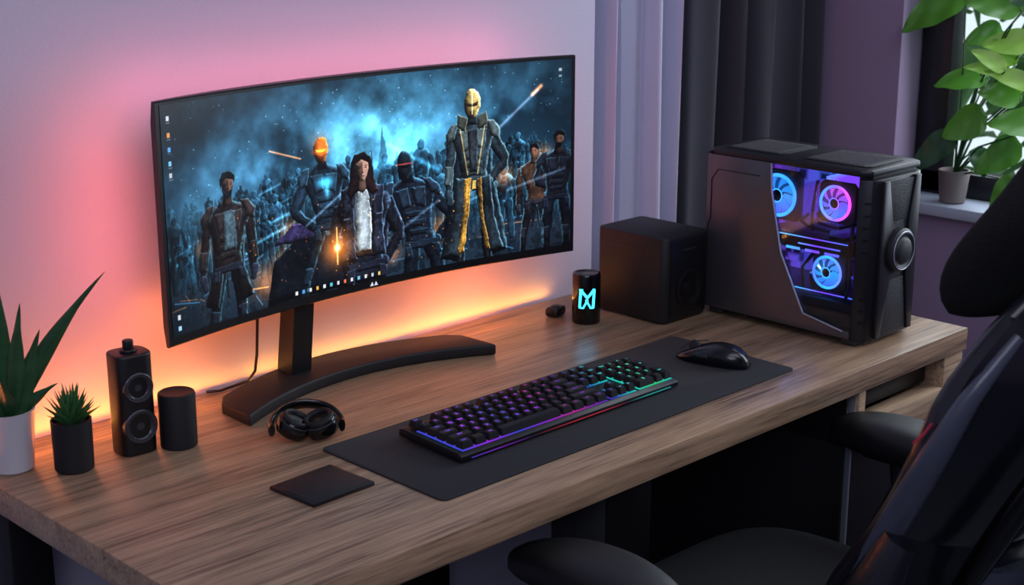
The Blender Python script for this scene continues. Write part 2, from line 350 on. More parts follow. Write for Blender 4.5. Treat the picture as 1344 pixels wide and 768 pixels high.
def poly(pts,c,w=.02,rim=C3(90,160,200),rd=(.7,.5),tex=.5,warp=True,L=(.25,.55)):
    xs_=[p[0] for p in pts]; ys_=[p[1] for p in pts]; s_=win(min(xs_)-.012,max(xs_)+.012,min(ys_)-.012,max(ys_)+.012)
    x=(XW if warp else X)[s_]; y=(YW if warp else Y)[s_]
    if x.size==0 or x.shape[0]<3 or x.shape[1]<3: return
    d=np.full(x.shape,9.); ins=np.zeros(x.shape,bool); n=len(pts)
    for i in range(n):
        ax,ay=pts[i]; bx,by=pts[(i+1)%n]; ex,ey=bx-ax,by-ay; t=np.clip(((x-ax)*ex+(y-ay)*ey)/(ex*ex+ey*ey+1e-12),0,1)
        d=np.minimum(d,np.hypot(x-ax-t*ex,y-ay-t*ey))
        cnd=((ay>y)!=(by>y)); xi=(bx-ax)*(y-ay)/((by-ay) if abs(by-ay)>1e-12 else 1e-12)+ax
        ins^=(cnd&(x<xi))
    sd=np.where(ins,d,-d); a=np.clip(sd/.003+.5,0,1)[...,None]; t=np.clip(sd/w,0,1)
    gy,gx=np.gradient(sd); gl=np.hypot(gx,gy)+1e-9; nx=-gx/gl*(1-t); ny=-gy/gl*(1-t)
    sh=.45+.45*t+ (nx*L[0]+ny*L[1])*.8
    te=1+tex*(ridge[s_]*.9-.35)+tex*(n2[s_]-.5)*2.4
    ri=np.clip(1-sd/(w*.35),0,1)*np.clip(nx*rd[0]+ny*rd[1]+.05,0,1)
    cc=(np.clip(sh,.08,2)*te)[...,None]*c+(ri*(.3+1.0*n3[s_]))[...,None]*rim
    img[s_]=img[s_]*(1-a)+a*np.clip(cc,0,1)
def mini(x,hy,r,c,rim,q=0):
    cap(x,hy-r*2.6,x+q*r,hy-r*6,r*2.1,r*1.3,c,rim,tex=.9); cap(x-r*.6+q*r,hy-r*6,x-r*1.4,hy-r*12,r*.9,r*.6,c*.8,rim); cap(x+r*.6+q*r,hy-r*6,x+r*1.2+q*r,hy-r*12,r*.9,r*.6,c*.8,rim)
    cap(x-r*2,hy-r*2.3,x-r*(2.8+q),hy-r*6.2,r*.7,r*.45,c,rim); cap(x+r*2,hy-r*2.3,x+r*2.8,hy-r*(6.2-2*abs(q)),r*.7,r*.45,c,rim); cap(x,hy,x,hy-r*.4,r*.85,r*.7,c*1.2,rim)
    if q>.4: line(x-r*3,hy-r*5,x+r*5,hy-r*3,r*.35,rim*.5)
for i in range(230):
    q=rs.rand(); mini(rs.rand()*2.4,.43+.2*rs.rand()-.13*q,.009+.012*rs.rand(),C3(34,70,94)*(.4+rs.rand()*.8),C3(100,180,220)*(.4+.5*rs.rand()),rs.uniform(-.8,.8))
for x,hy,r in ((1.06,.62,.026),(1.5,.64,.03),(1.66,.62,.024),(1.95,.6,.024),(2.08,.62,.026),(.78,.57,.022),(.62,.5,.024),(1.28,.6,.028),(2.0,.45,.03),(.2,.5,.022),(.5,.54,.022),(1.6,.5,.03),(1.68,.42,.026),(.56,.42,.022)):
    mini(x,hy,r,C3(34,66,90),C3(100,190,230),rs.uniform(-.8,.8))
hz=np.exp(-((Y-.46)/.14)**2)*np.clip((n1-.42)*3,0,1); img=img*(1-hz[...,None]*.55)+hz[...,None]*.55*C3(64,108,134)
hz=np.exp(-((Y-.10)/.10)**2)*np.clip((n4-.42)*3,0,1); img=img*(1-hz[...,None]*.4)+hz[...,None]*.4*C3(60,62,74)
for x0,y0,s_,a in ((.33,.28,.05,.5),(.86,.2,.08,.5),(.7,.33,.05,.5),(2.0,.42,.05,.5),(1.05,.3,.04,.5),(2.24,.5,.05,.5),(.2,.35,.04,.5),(1.62,.2,.06,.45),(.55,.12,.07,.5),(1.3,.12,.05,.5),(.65,.2,.05,.4)): blob(x0,y0,s_,s_,C3(235,120,40),a)
line(.6,.72,.78,.66,.004,C3(230,130,60),.8); line(1.98,.68,2.2,.85,.008,C3(90,90,110),.8); line(2.17,.83,2.22,.87,.01,C3(255,130,60),1)
line(1.2,.55,1.45,.62,.03,C3(60,150,200),.5); line(1.3,.66,1.6,.5,.012,C3(60,160,210),.5)
poly([(.55,.0),(.6,.2),(.75,.3),(.95,.28),(1.1,.2),(1.25,.0)],C3(16,22,32),.05,C3(80,130,180)); poly([(.6,.28),(.72,.36),(.95,.33),(.9,.27)],C3(50,46,84),.02,C3(150,110,240))
def fig(x,hy,r,jac,leg_,rim,rd=(.7,.5),arm=(0,0),long=0,plates=None,trim=None,legs=True,sh=0.,st=(1,1),slim=1.):
    T=lambda pts,sx=1:[(x+(px*sx*slim+sh*py)*r,hy+py*r) for px,py in pts]
    def TL(pts,sx,k): return [(x+((px+ (k-1)*max(0,(-6.6-py))*.22)*sx*slim+sh*max(py,-7))*r,hy+py*r) for px,py in pts]
    if legs:
        for s_,k in ((-1,st[0]),(1,st[1])):
            poly(TL([(.05,-6.6),(1.45,-6.6),(1.9,-8.6),(1.75,-11.0),(1.75,-12.5),(1.55,-14.3),(1.9,-14.9),(.8,-14.9),(.85,-12.5),(.75,-11),(.45,-8.8)],s_,k),leg_,r*.8,rim,rd)
            poly(TL([(.85,-10.2),(1.7,-10.1),(1.65,-11.6),(1.0,-11.7)],s_,k),leg_*1.5,r*.4,rim*.6,rd,tex=.3); poly(TL([(.85,-12.2),(1.7,-12.1),(1.55,-14.2),(.9,-14.2)],s_,k),leg_*.7,r*.3,rim*.4,rd,tex=.3)
    if long:
        for s_ in (-1,1): poly(T([(.3,-3),(1.7,-3.4),(1.7,-7),(2.7,-long),(1.2,-long-.4),(.7,-7.5)],s_),jac*.85,r*.7,rim,rd)
    for k,s_ in enumerate((-1,1)):
        e=arm[k]
        if e>2:
            poly(T([(1.5,-1.9),(2.5,-2.2),(3.1,-4.2),(2.9,-5.2),(1.2,-5.6),(.4,-5.2),(.5,-4.5),(2.1,-4.3),(1.7,-3.4)],s_),jac*1.05,r*.5,rim,rd)
            cap(x+(s_*.3*slim-5*sh)*r,hy-4.9*r,x+(s_*.0-5*sh)*r,hy-4.9*r,r*.45,r*.4,leg_*1.5,rim)
        elif e>0:
            poly(T([(1.5,-1.9),(2.5,-2.2),(3.3+e,-4.6),(3.1+e,-5.4),(1.9,-6.9),(1.4,-6.3),(2.4+e*.6,-4.9),(1.7,-3.4)],s_),jac*.95,r*.55,rim,rd)
            cap(x+(s_*1.6*slim-6.6*sh)*r,hy-6.6*r,x+(s_*1.3*slim-6.6*sh)*r,hy-6.8*r,r*.42,r*.4,leg_*1.3,rim)
        else:
            poly(T([(1.5,-1.8),(2.5,-2.1),(2.9,-3.4),(3.0,-5.0),(3.1,-7.0),(2.4,-7.2),(2.1,-5.2),(1.7,-3.4)],s_),jac*.95,r*.55,rim,rd)
            cap(x+(s_*2.75*slim-7.4*sh)*r,hy-7.3*r,x+(s_*2.6*slim-8*sh)*r,hy-8.0*r,r*.48,r*.34,leg_*1.4,rim*.6)
    poly(T([(-.45,-1.1),(-1.2,-1.45),(-2.1,-1.8),(-2.3,-2.6),(-1.7,-4),(-1.3,-5.6),(-1.6,-7.1),(1.6,-7.1),(1.3,-5.6),(1.7,-4),(2.3,-2.6),(2.1,-1.8),(1.2,-1.45),(.45,-1.1)]),jac,r*.9,rim,rd)
    if plates is not None:
        for s_ in (-1,1): poly(T([(1.5,-2.1),(.15,-2.0),(.15,-3.5),(1.1,-3.8)],s_),plates,r*.35,rim*.7,rd,tex=.3)
        for q in range(3): poly(T([(-.9,-4.0-q*.75),(.9,-4.0-q*.75),(.8,-4.5-q*.75),(-.8,-4.5-q*.75)]),plates*.7,r*.25,rim*.5,rd,tex=.3)
        for s_ in (-1,1):
            poly(T([(1.4,-1.3),(2.2,-1.4),(2.9,-2.2),(2.8,-3.1),(1.9,-2.7)],s_),plates*1.15,r*.45,rim,rd,tex=.3)
            if arm[(s_+1)//2]==0: poly(T([(2.3,-5.0),(3.05,-4.9),(3.15,-6.5),(2.5,-6.6)],s_),plates,r*.3,rim*.7,rd,tex=.3)
    poly(T([(-1.6,-6.5),(1.6,-6.5),(1.65,-7.1),(-1.65,-7.1)]),leg_*1.2,r*.2,rim*.4,tex=.3)
    for s_ in (-1,1): poly(T([(1.0,-6.9),(1.7,-6.9),(1.8,-7.9),(1.1,-7.9)],s_),leg_*1.3,r*.25,rim*.6,tex=.3)
    if trim is not None: poly(T([(-.2,-6.4),(.2,-6.4),(.2,-7.2),(-.2,-7.2)]),trim,r*.1,rim,tex=.1)
    poly(T([(-.42,-.7),(.42,-.7),(.6,-1.6),(-.6,-1.6)]),jac*.7,r*.4,rim*.4)
def face(x,hy,r,skin,hair,long=False,beard=False,turn=0.):
    rim=C3(120,170,200)
    if long:
        poly([(x-1.0*r,hy+.5*r),(x-.6*r,hy+1.15*r),(x+.4*r,hy+1.2*r),(x+1.0*r,hy+.6*r),(x+1.15*r,hy-.8*r),(x+1.55*r,hy-1.9*r),(x+1.0*r,hy-2.3*r),(x+.5*r,hy-1.7*r),(x-.4*r,hy-1.7*r),(x-1.1*r,hy-2.4*r),(x-1.5*r,hy-1.8*r),(x-1.15*r,hy-.8*r)],hair,r*.4,rim*.5,tex=.6)
    cap(x,hy-.7*r,x,hy-1.5*r,r*.36,r*.42,skin*.5,rim*.2,warp=False,tex=.1)
    poly([(x-.64*r,hy+.6*r),(x,hy+.95*r),(x+.64*r,hy+.6*r),(x+.66*r,hy-.1*r),(x+.46*r,hy-.66*r),(x+(.13+turn*.2)*r,hy-1.02*r),(x-(.13-turn*.2)*r,hy-1.02*r),(x-.46*r,hy-.66*r),(x-.66*r,hy-.1*r)],skin,r*.5,rim*.35,tex=.08,warp=False,L=(.5,.3))
    poly([(x-.66*r,hy+.5*r),(x+(-.16+turn*.5)*r,hy+.5*r),(x+(-.12+turn*.5)*r,hy-.3*r),(x-.15*r,hy-1.0*r),(x-.5*r,hy-.6*r)],skin*.55,r*.9,rim*.1,tex=.05,warp=False)
    for s_ in (-1,1):
        xx=x+turn*.18*r
        poly([(xx+s_*.14*r,hy+.05*r),(xx+s_*.30*r,hy+.10*r),(xx+s_*.44*r,hy+.04*r),(xx+s_*.30*r,hy+.0*r)],C3(26,18,20),r*.1,rim*0,tex=0,warp=False)
        poly([(xx+s_*.12*r,hy+.17*r),(xx+s_*.36*r,hy+.24*r),(xx+s_*.52*r,hy+.16*r),(xx+s_*.36*r,hy+.18*r)],hair*.8,r*.1,rim*0,tex=0,warp=False)
    xx=x+turn*.25*r
    poly([(xx-.0*r,hy+.1*r),(xx+.07*r,hy-.32*r),(xx-.06*r,hy-.32*r)],skin*1.08,r*.1,rim*0,tex=0,warp=False)
    poly([(xx-.08*r,hy-.34*r),(xx+.08*r,hy-.34*r),(xx,hy-.39*r)],skin*.45,r*.1,rim*0,tex=0,warp=False)
    poly([(xx-.15*r,hy-.60*r),(xx,hy-.56*r),(xx+.15*r,hy-.60*r),(xx,hy-.67*r)],skin*np.array([.66,.40,.40]),r*.1,rim*0,tex=0,warp=False)
    if beard: poly([(x-.66*r,hy-.1*r),(x-.4*r,hy-.46*r),(x-.1*r,hy-.48*r),(x+.1*r,hy-.48*r),(x+.4*r,hy-.46*r),(x+.66*r,hy-.1*r),(x+.46*r,hy-.85*r),(x,hy-1.2*r),(x-.46*r,hy-.85*r)],hair*1.1,r*.3,rim*.3,tex=.5)
    poly([(x-.76*r,hy-.1*r),(x-.88*r,hy+.6*r),(x-.5*r,hy+1.15*r),(x+.3*r,hy+1.25*r),(x+.86*r,hy+.8*r),(x+.80*r,hy+.1*r),(x+.58*r,hy+.45*r),(x+.2*r,hy+.60*r),(x-.05*r,hy+.70*r),(x-.48*r,hy+.4*r)],hair,r*.3,rim*.8,tex=.6)
def helm(x,hy,r,c,visor,rim,glowc=None):
    poly([(x-.80*r,hy+.45*r),(x-.55*r,hy+.95*r),(x-.2*r,hy+1.2*r),(x+.2*r,hy+1.2*r),(x+.55*r,hy+.95*r),(x+.80*r,hy+.45*r),(x+.80*r,hy-.3*r),(x+.5*r,hy-.95*r),(x+.2*r,hy-1.2*r),(x-.2*r,hy-1.2*r),(x-.5*r,hy-.95*r),(x-.80*r,hy-.3*r)],c,r*.7,rim,tex=.2,L=(.5,.5))
    poly([(x-.62*r,hy+.20*r),(x-.1*r,hy+.04*r),(x+.1*r,hy+.04*r),(x+.62*r,hy+.20*r),(x+.5*r,hy-.14*r),(x+.12*r,hy-.22*r),(x-.12*r,hy-.22*r),(x-.5*r,hy-.14*r)],visor,r*.2,rim*.3,tex=.1,warp=False)
    poly([(x-.28*r,hy-.5*r),(x+.28*r,hy-.5*r),(x+.16*r,hy-1.0*r),(x-.16*r,hy-1.0*r)],c*.55,r*.2,rim*.3,tex=.2,warp=False)
    if glowc is not None: blob(x,hy-.02*r,r*.7,r*.22,glowc,.9)
BR=C3(120,190,225)
fig(2.18,.53,.040,C3(70,52,42),C3(34,34,42),BR,(-.7,.5),(0,3),sh=-.05,st=(1.6,1)); face(2.18,.53,.036,C3(150,105,84),C3(24,22,24),turn=-.6)
fig(2.33,.58,.046,C3(28,32,42),C3(22,27,38),BR,(-.7,.5),(3,0),plates=C3(34,41,54),sh=.05); face(2.33,.58,.041,C3(110,80,66),C3(14,14,18),beard=True,turn=-.6)
line(2.02,.34,2.36,.42,.008,C3(46,60,76),1)
fig(.90,.68,.054,C3(30,48,66),C3(24,36,50),BR,(.7,.5),(.8,3),plates=C3(42,68,90),sh=-.10,st=(2.4,1.6)); helm(.90,.68,.052,C3(180,98,40),C3(240,150,60),C3(255,180,90),C3(255,110,30)); blob(.90,.72,.06,.05,C3(200,90,30),.35); blob(.92,.53,.04,.022,C3(60,200,255),.9); blob(.93,.49,.014,.035,C3(80,210,255),.7)
line(.80,.34,1.05,.48,.007,C3(60,76,96),1)
# armoured fighter leaning forward
fig(1.40,.555,.062,C3(26,36,50),C3(22,32,44),C3(110,190,235),(.5,.7),(3,.8),plates=C3(36,50,68),sh=-.22,st=(.8,1.8)); helm(1.40,.545,.060,C3(28,36,48),C3(12,16,24),C3(120,200,240)); blob(1.42,.66,.10,.05,C3(50,130,180),.5)
line(1.35,.552,1.44,.552,.0035,C3(210,60,50),.7); line(1.32,.20,1.60,.34,.008,C3(44,58,74),1)
fig(.35,.60,.054,C3(40,34,36),C3(30,34,46),C3(110,190,220),(.7,.5),(0,0),long=9.5,plates=C3(52,44,44),sh=.03,st=(1.5,1)); poly([(.315,.49),(.385,.49),(.385,.31),(.312,.31)],C3(64,84,96),.02,BR*.5,tex=.5); face(.35,.605,.050,C3(130,98,84),C3(26,34,40),beard=True,turn=.6)
# tall figure: gold helmet with raised collar, fitted armour, long dark coat lined in ochre
fx,fh,fr=1.81,.80,.060
poly([(fx-.11,fh-.14),(fx+.12,fh-.14),(fx+.12,.44),(fx+.18,.20),(fx+.21,.03),(fx+.06,.0),(fx+.03,.36),(fx-.03,.36),(fx-.08,.0),(fx-.20,.03),(fx-.13,.42)],C3(28,40,50),.05,C3(120,180,210))
fig(fx,fh,fr,C3(48,62,72),C3(34,46,56),C3(150,210,235),(.7,.5),(.0,.5),plates=C3(80,94,98),trim=C3(220,180,90),sh=-.02,st=(1.2,1.1),slim=.95)
poly([(fx-.105,.44),(fx-.03,.43),(fx-.035,.25),(fx-.08,.02),(fx-.175,.04),(fx-.125,.25)],C3(40,52,62),.03,C3(150,200,225),tex=.5)
poly([(fx-.055,.43),(fx-.01,.43),(fx-.02,.28),(fx-.055,.05),(fx-.095,.04),(fx-.06,.25)],C3(158,120,54),.02,C3(235,190,110),tex=.7)
poly([(fx+.045,.43),(fx+.105,.44),(fx+.13,.22),(fx+.185,.04),(fx+.10,.02),(fx+.055,.24)],C3(36,48,58),.03,C3(150,200,225),tex=.5)
poly([(fx+.025,.42),(fx+.05,.43),(fx+.065,.22),(fx+.105,.04),(fx+.075,.04),(fx+.035,.26)],C3(120,92,46),.02,C3(235,190,110),tex=.6)
poly([(fx-.03,fh-.12),(fx+.035,fh-.12),(fx+.025,.46),(fx-.02,.46)],C3(40,46,52),.02,BR*.6)
for s_ in (-1,1): line(fx+s_*.078,fh-.085,fx+s_*.03,.45,.0035,C3(235,190,100),.55); poly([(fx+s_*.03,fh-.06),(fx+s_*.085,fh-.03),(fx+s_*.09,fh-.10),(fx+s_*.04,fh-.13)],C3(64,70,66),.015,C3(240,215,160),tex=.3)
helm(fx,fh+.01,.062,C3(196,172,112),C3(60,50,34),C3(255,235,185)); line(fx,fh+.07,fx,fh-.04,.003,C3(255,240,190),.5)
# front figure: open leather jacket over a pale top
wx=1.14
poly([(wx-.16,.30),(wx-.13,.10),(wx-.12,-.0),(wx+.12,-.0),(wx+.14,.10),(wx+.16,.30)],C3(26,30,42),.04,C3(110,160,210),tex=.5)
fig(wx,.555,.070,C3(30,33,44),C3(26,30,42),C3(120,175,230),(.7,.5),(3,.2),legs=False,sh=-.03)
poly([(wx-.035,.465),(wx+.04,.465),(wx+.052,.36),(wx+.045,.14),(wx-.045,.14),(wx-.052,.36)],C3(160,174,184),.035,C3(220,228,236),tex=.25)
poly([(wx-.02,.49),(wx+.025,.49),(wx+.005,.44)],C3(150,112,98),.01,BR*.2,tex=.05)
for s_ in (-1,1):
    poly([(wx+s_*.13,.47),(wx+s_*.035,.49),(wx+s_*.055,.38),(wx+s_*.045,.12),(wx+s_*.135,.12),(wx+s_*.12,.28)],C3(34,38,52),.025,C3(140,190,240),tex=.7)
    poly([(wx+s_*.03,.50),(wx+s_*.075,.475),(wx+s_*.07,.40),(wx+s_*.048,.36)],C3(50,56,74),.012,C3(160,200,240),tex=.3); line(wx+s_*.085,.33,wx+s_*.115,.33,.003,C3(150,170,190),.5)
poly([(wx-.05,.16),(wx+.05,.16),(wx+.05,.13),(wx-.05,.13)],C3(60,44,36),.01,C3(200,150,90))
face(wx,.565,.062,C3(206,160,142),C3(34,22,22),long=True,turn=.5)
blob(.98,.2,.08,.08,C3(255,140,50),.8); blob(.98,.2,.016,.016,C3(255,230,180),1.); line(.98,.12,.98,.3,.004,C3(255,190,110),.7)
for i in range(130):
    sx,sy=.4+rs.rand()*1.4,.03+.42*rs.rand(); blob_=win(sx-.01,sx+.01,sy-.01,sy+.01); img[blob_]+=np.exp(-(((X[blob_]-sx)**2+(Y[blob_]-sy)**2)/(.0028)**2))[...,None]*C3(255,150,60)*rs.rand()
vg=np.clip(1.3-((X/2.4-.52)**2*1.8+(Y-.5)**2*1.0),0,1)[...,None]; img*=vg
img=np.clip(img*1.12,0,1); img=np.clip((img-.03)*1.06,0,1)
def rect(x0,y0,x1,y1,c,a=1.):
    m=((X>=x0)&(X<=x1)&(Y>=y0)&(Y<=y1))[...,None]*a
    global img; img=img*(1-m)+m*c
icons=[C3(200,215,230),C3(220,150,80),C3(90,160,230),C3(120,190,230),C3(180,190,200)]
for i,y in enumerate((.93,.86,.80,.74,.69)): rect(.032,y,.048,y+.02,icons[i]); rect(.030,y-.010,.051,y-.006,C3(150,160,170),.6)
rect(.032,.07,.047,.09,C3(200,205,210)); rect(.032,.02,.05,.04,C3(150,200,230)); rect(2.325,.94,2.343,.955,C3(200,210,220),.8);rect(2.325,.91,2.343,.92,C3(200,210,220),.6)
tb=[C3(230,235,240),C3(80,160,230),C3(230,230,235),C3(240,190,80),C3(230,235,240),C3(90,200,230),C3(220,220,230),C3(240,120,80),C3(230,235,240),C3(120,190,230),C3(230,235,240),C3(200,210,220),C3(230,200,120)]
for i,c in enumerate(tb): rect(.72+i*.042,.018,.734+i*.042,.036,c,.95)
lin=np.where(img<=.04045,img/12.92,((img+.055)/1.055)**2.4)
# ---------------------------------------------------------------- monitor
mon=empty('curved_monitor',(.702,-.05,.75),'wide curved black monitor showing a sci-fi battle wallpaper','monitor')
HW=.432
def fy(x): return -.055-.055*(x/HW)**2
rings=[]
for i in range(49):
    x=-HW+2*HW*i/48; e=1-(abs(x)/HW)**4; th=.014+.02*e; y=fy(x); z0,z1=.145,.508
    rings.append([(x,y,z0+.002),(x,y+.002,z0),(x,y+th*.6,z0),(x,y+th,z0+.03),(x,y+th,z1-.03),(x,y+th*.6,z1),(x,y+.002,z1),(x,y,z1-.002)])
MB().loft(rings).obj('housing',m_black,mon,ang=30)
sw=.424; z0,z1=.160,.502
xs=np.linspace(-sw,sw,W); zs=np.linspace(z0,z1,H); GX,GZ=np.meshgrid(xs,zs); GY=-.055-.055*(GX/HW)**2-.0008
co=np.stack([GX,GY,GZ],-1).reshape(-1,3)
me=D.meshes.new('screen'); idx=np.arange(W*H).reshape(H,W)
q=np.stack([idx[:-1,:-1],idx[:-1,1:],idx[1:,1:],idx[1:,:-1]],-1).reshape(-1,4)
me.vertices.add(W*H); me.vertices.foreach_set('co',co.ravel()); me.loops.add(q.size); me.loops.foreach_set('vertex_index',q.ravel().astype(np.int32))
me.polygons.add(len(q)); me.polygons.foreach_set('loop_start',np.arange(0,q.size,4,dtype=np.int32)); me.update(calc_edges=True)
at=me.color_attributes.new('paint','FLOAT_COLOR','POINT'); at.data.foreach_set('color',np.concatenate([lin.reshape(-1,3),np.ones((W*H,1))],1).ravel().astype(np.float32))
m_scr=D.materials.new('screen_picture'); m_scr.use_nodes=True; nn=m_scr.node_tree.nodes; bb=nn['Principled BSDF']; aa=nn.new('ShaderNodeAttribute'); aa.attribute_name='paint'
m_scr.node_tree.links.new(aa.outputs['Color'],bb.inputs['Emission Color']); bb.inputs['Emission Strength'].default_value=1.2; bb.inputs['Base Color'].default_value=(.004,.004,.005,1); bb.inputs['Roughness'].default_value=.3
me.materials.append(m_scr); so=D.objects.new('screen',me); S.collection.objects.link(so); so.parent=mon; so['label']='glowing panel with a dark blue sci-fi battle scene'
b=MB(); yb=fy(0)-.0012
b.prism([(-.009,.150),(-.002,.150),(-.0045,.1565)],'y',yb,yb+.001); b.prism([(.0,.150),(.007,.150),(.0035,.1565)],'y',yb,yb+.001); b.obj('logo',m_logo,mon)
pts=[]; cx=-.057
N=24
for i in range(N+1):
    s=-1+2*i/N; pts.append((cx+.262*s,-.065-.075*s*s))
for i in range(N+1):
    s=1-2*i/N; pts.append((cx+.262*s*(1 if abs(s)<.95 else .985),.030-.075*s*s-(.012 if abs(s)>.97 else 0)))
MB().prism(pts,'z',0,.02,.004,seg=3).obj('stand_foot',m_matte,mon)
b=MB(); x0=-.138
b.loft([[(x0-.020,-.028,.018),(x0+.020,-.028,.018),(x0+.020,.012,.018),(x0-.020,.012,.018)],[(x0-.012,-.04,.20),(x0+.028,-.04,.20),(x0+.028,-.005,.20),(x0-.012,-.005,.20)],[(x0-.004,-.045,.36),(x0+.036,-.045,.36),(x0+.036,-.018,.36),(x0-.004,-.018,.36)]])
b.obj('stand_column',m_black,mon)
MB().box((x0+.03,-.022,.30),(.16,.02,.1),.004).obj('mount_plate',m_black,mon)
MB().tube([(-.175,.02,.20),(-.18,.03,.12),(-.185,.03,.05),(-.19,.03,.022),(-.20,.035,.006),(-.26,.03,.004),(-.28,.04,.004)],.0025,8).obj('power_cable',m_black,mon)
# ---------------------------------------------------------------- mat, keyboard
t=MB()
pts=[]; x0,x1,y0,y1,r=.402,1.213,-.611,-.339,.012
for cx_,cy_,a0 in ((x1-r,y1-r,0),(x0+r,y1-r,90),(x0+r,y0+r,180),(x1-r,y0+r,270)):
    for k in range(7): a=math.radians(a0+15*k); pts.append((cx_-.8+r*math.cos(a),cy_+.475+r*math.sin(a)))
o=t.prism(pts,'z',0,.003,.0008).obj('desk_mat',m_mat,loc=(.8,-.475,.75)); o['label']='long dark grey fabric desk mat under the keyboard'; o['category']='desk mat'
kb=empty('keyboard',(.747,-.466,.7555),'black mechanical keyboard with rainbow backlit keys on the mat','keyboard',rot=(math.radians(2.0),0,0))
KW,KD=.485,.138
b=MB()
b.prism([(-KD/2,.0035),(-KD/2,.012),(-KD/2+.008,.0165),(KD/2-.01,.0165),(KD/2,.014),(KD/2,.0035)],'x',-KW/2,KW/2,.0015); b.obj('case',m_black,kb)
P=.0209; KX0=-KW/2+.0075; KY0=KD/2-.0085
b=MB()
def pl_(x0,r0,x1,r1): b.b2((KX0+x0*P+.001,KY0-r1*P*.985+.001,.0166),(KX0+x1*P-.001,KY0-r0*P*.985-.001,.0172))
pl_(0,1,15,6); pl_(15.25,1,18.25,3); pl_(16.25,4,17.25,5); pl_(15.25,5,18.25,6); pl_(18.5,1,22.5,6)
b.obj('backlight_plate',m_under,kb)
MB().b2((-KW/2+.02,-KD/2-.0010,.006),(KW/2-.02,-KD/2+.0005,.0072)).obj('edge_light',m_edge,kb)
for sx in (-.195,.195): MB().box((sx,KD/2-.018,.0015),(.03,.015,.004),.001).obj('rubber_foot',m_rubber,kb)
MB().box((0,-KD/2+.010,.003),(.42,.01,.002),.0005).obj('rubber_foot',m_rubber,kb)
def textmesh(s):
    cu=D.curves.new('t','FONT'); cu.body=s; cu.size=.0092 if len(s)==1 else .0052; cu.align_x='CENTER'; cu.align_y='CENTER'; cu.resolution_u=2
    ob=D.objects.new('t',cu); S.collection.objects.link(ob); bpy.context.view_layer.update()
    m=D.meshes.new_from_object(ob); D.objects.remove(ob); D.curves.remove(cu); return m
def key(x,row,w,leg_,hh=1):
    cx=KX0+(x+w/2)*P; cy=KY0-(row+hh/2)*P*.985; wx=w*P-.0034; wy=hh*P*.985-.0034; hz=.0105
    t=bmesh.new(); A=[];B=[]
    for sx,sy in ((-1,-1),(1,-1),(1,1),(-1,1)):
        A.append(t.verts.new((sx*wx/2,sy*wy/2,0))); B.append(t.verts.new((sx*(wx/2-.0024),sy*(wy/2-.0024)+.0006,hz)))
    t.faces.new(A[::-1]); t.faces.new(B)
    for i in range(4): t.faces.new((A[i],A[(i+1)%4],B[(i+1)%4],B[i]))
    bmesh.ops.bevel(t,geom=t.edges[:],offset=.0009,segments=2,affect='EDGES')
    b=MB(); b.add(t)
    if leg_:
        tm=textmesh(leg_); bm=bmesh.new(); bm.from_mesh(tm); D.meshes.remove(tm)
        for f in bm.faces: f.material_index=1
        bm.transform(Matrix.Translation((0,.001,hz+.00015)))
        m2=D.meshes.new('x'); bm.to_mesh(m2); b.bm.from_mesh(m2); D.meshes.remove(m2); bm.free()
    b.obj('key',[m_key,m_legend],kb,loc=(cx,cy,.0185))
key(0,0,1,'Esc')
for g in range(3):
    for i in range(4): key(2+g*4.5+i,0,1,'F%d'%(g*4+i+1))
for i,s in enumerate(('Prt','Scr','Pau')): key(15.25+i,0,1,s)
def row(r,y,items,x0=0):
    x=x0
    for s,w_ in items: key(x,y,w_,s); x+=w_
one=lambda s:[(c,1) for c in s]
row(0,1,one('`1234567890-=')+[('Back',2)])
row(0,2,[('Tab',1.5)]+one('QWERTYUIOP[]')+[('\\',1.5)])
row(0,3,[('Caps',1.75)]+one("ASDFGHJKL;'")+[('Enter',2.25)])
row(0,4,[('Shift',2.25)]+one('ZXCVBNM,./')+[('Shift',2.75)])
row(0,5,[('Ctrl',1.25),('',1.25),('Alt',1.25),('',6.25),('Alt',1.25),('Fn',1.25),('=',1.25),('Ctrl',1.25)])
row(0,1,[('Ins',1),('Hm',1),('PgU',1)],15.25); row(0,2,[('Del',1),('End',1),('PgD',1)],15.25)
key(16.25,4,1,'^'); row(0,5,[('<',1),('v',1),('>',1)],15.25)
row(0,1,[('Num',1),('/',1),('*',1),('-',1)],18.5); row(0,2,one('789'),18.5); key(21.5,2,1,'+',2); row(0,3,one('456'),18.5); row(0,4,one('123'),18.5); key(21.5,4,1,'Ent',2); row(0,5,[('0',2),('.',1)],18.5)
MB().b2((KX0+18.6*P,KY0-.017,.0165),(KX0+22.4*P,KY0-.003,.0205),.001).obj('media_panel',m_rubber,kb)
# mouse
ms=empty('computer_mouse',(1.137,-.492,.753),'black ergonomic gaming mouse resting on the desk mat','mouse',rot=(0,0,math.radians(14)))
rings=[]
L=.132
for i in range(17):
    q=i/16; y=-L/2+L*q; a=math.sin(math.pi*min(.985,max(.015,q)))**.42; w_=(.034-.005*math.sin(q*math.pi)*(1 if q>.3 else .6))*a; hh=.042*(math.sin(math.pi*(.06+.9*(q**.8)))**.7)*(1-.25*q)
    r=[]
    for k in range(24):
        an=2*math.pi*k/24; ca,sa=math.cos(an),math.sin(an)
        r.append((w_*math.copysign(abs(ca)**.75,ca)*(1.0 if sa>0 else .92),y, max(.0012,hh*.35+hh*.65*sa) if sa<0 else hh*.35+hh*.65*abs(sa)**.9))
    rings.append(r)
MB().loft(rings).obj('shell',m_chairp,ms,ang=60)
MB().cyl((.004,.036,.026),.010,.007,'x',.002).obj('scroll_wheel',m_rubber,ms)
MB().tube([(0,.062,.016),(0,.05,.0262),(0,.03,.0345),(0,.01,.0395)],.0009,6).obj('button_seam',m_rubber,ms)
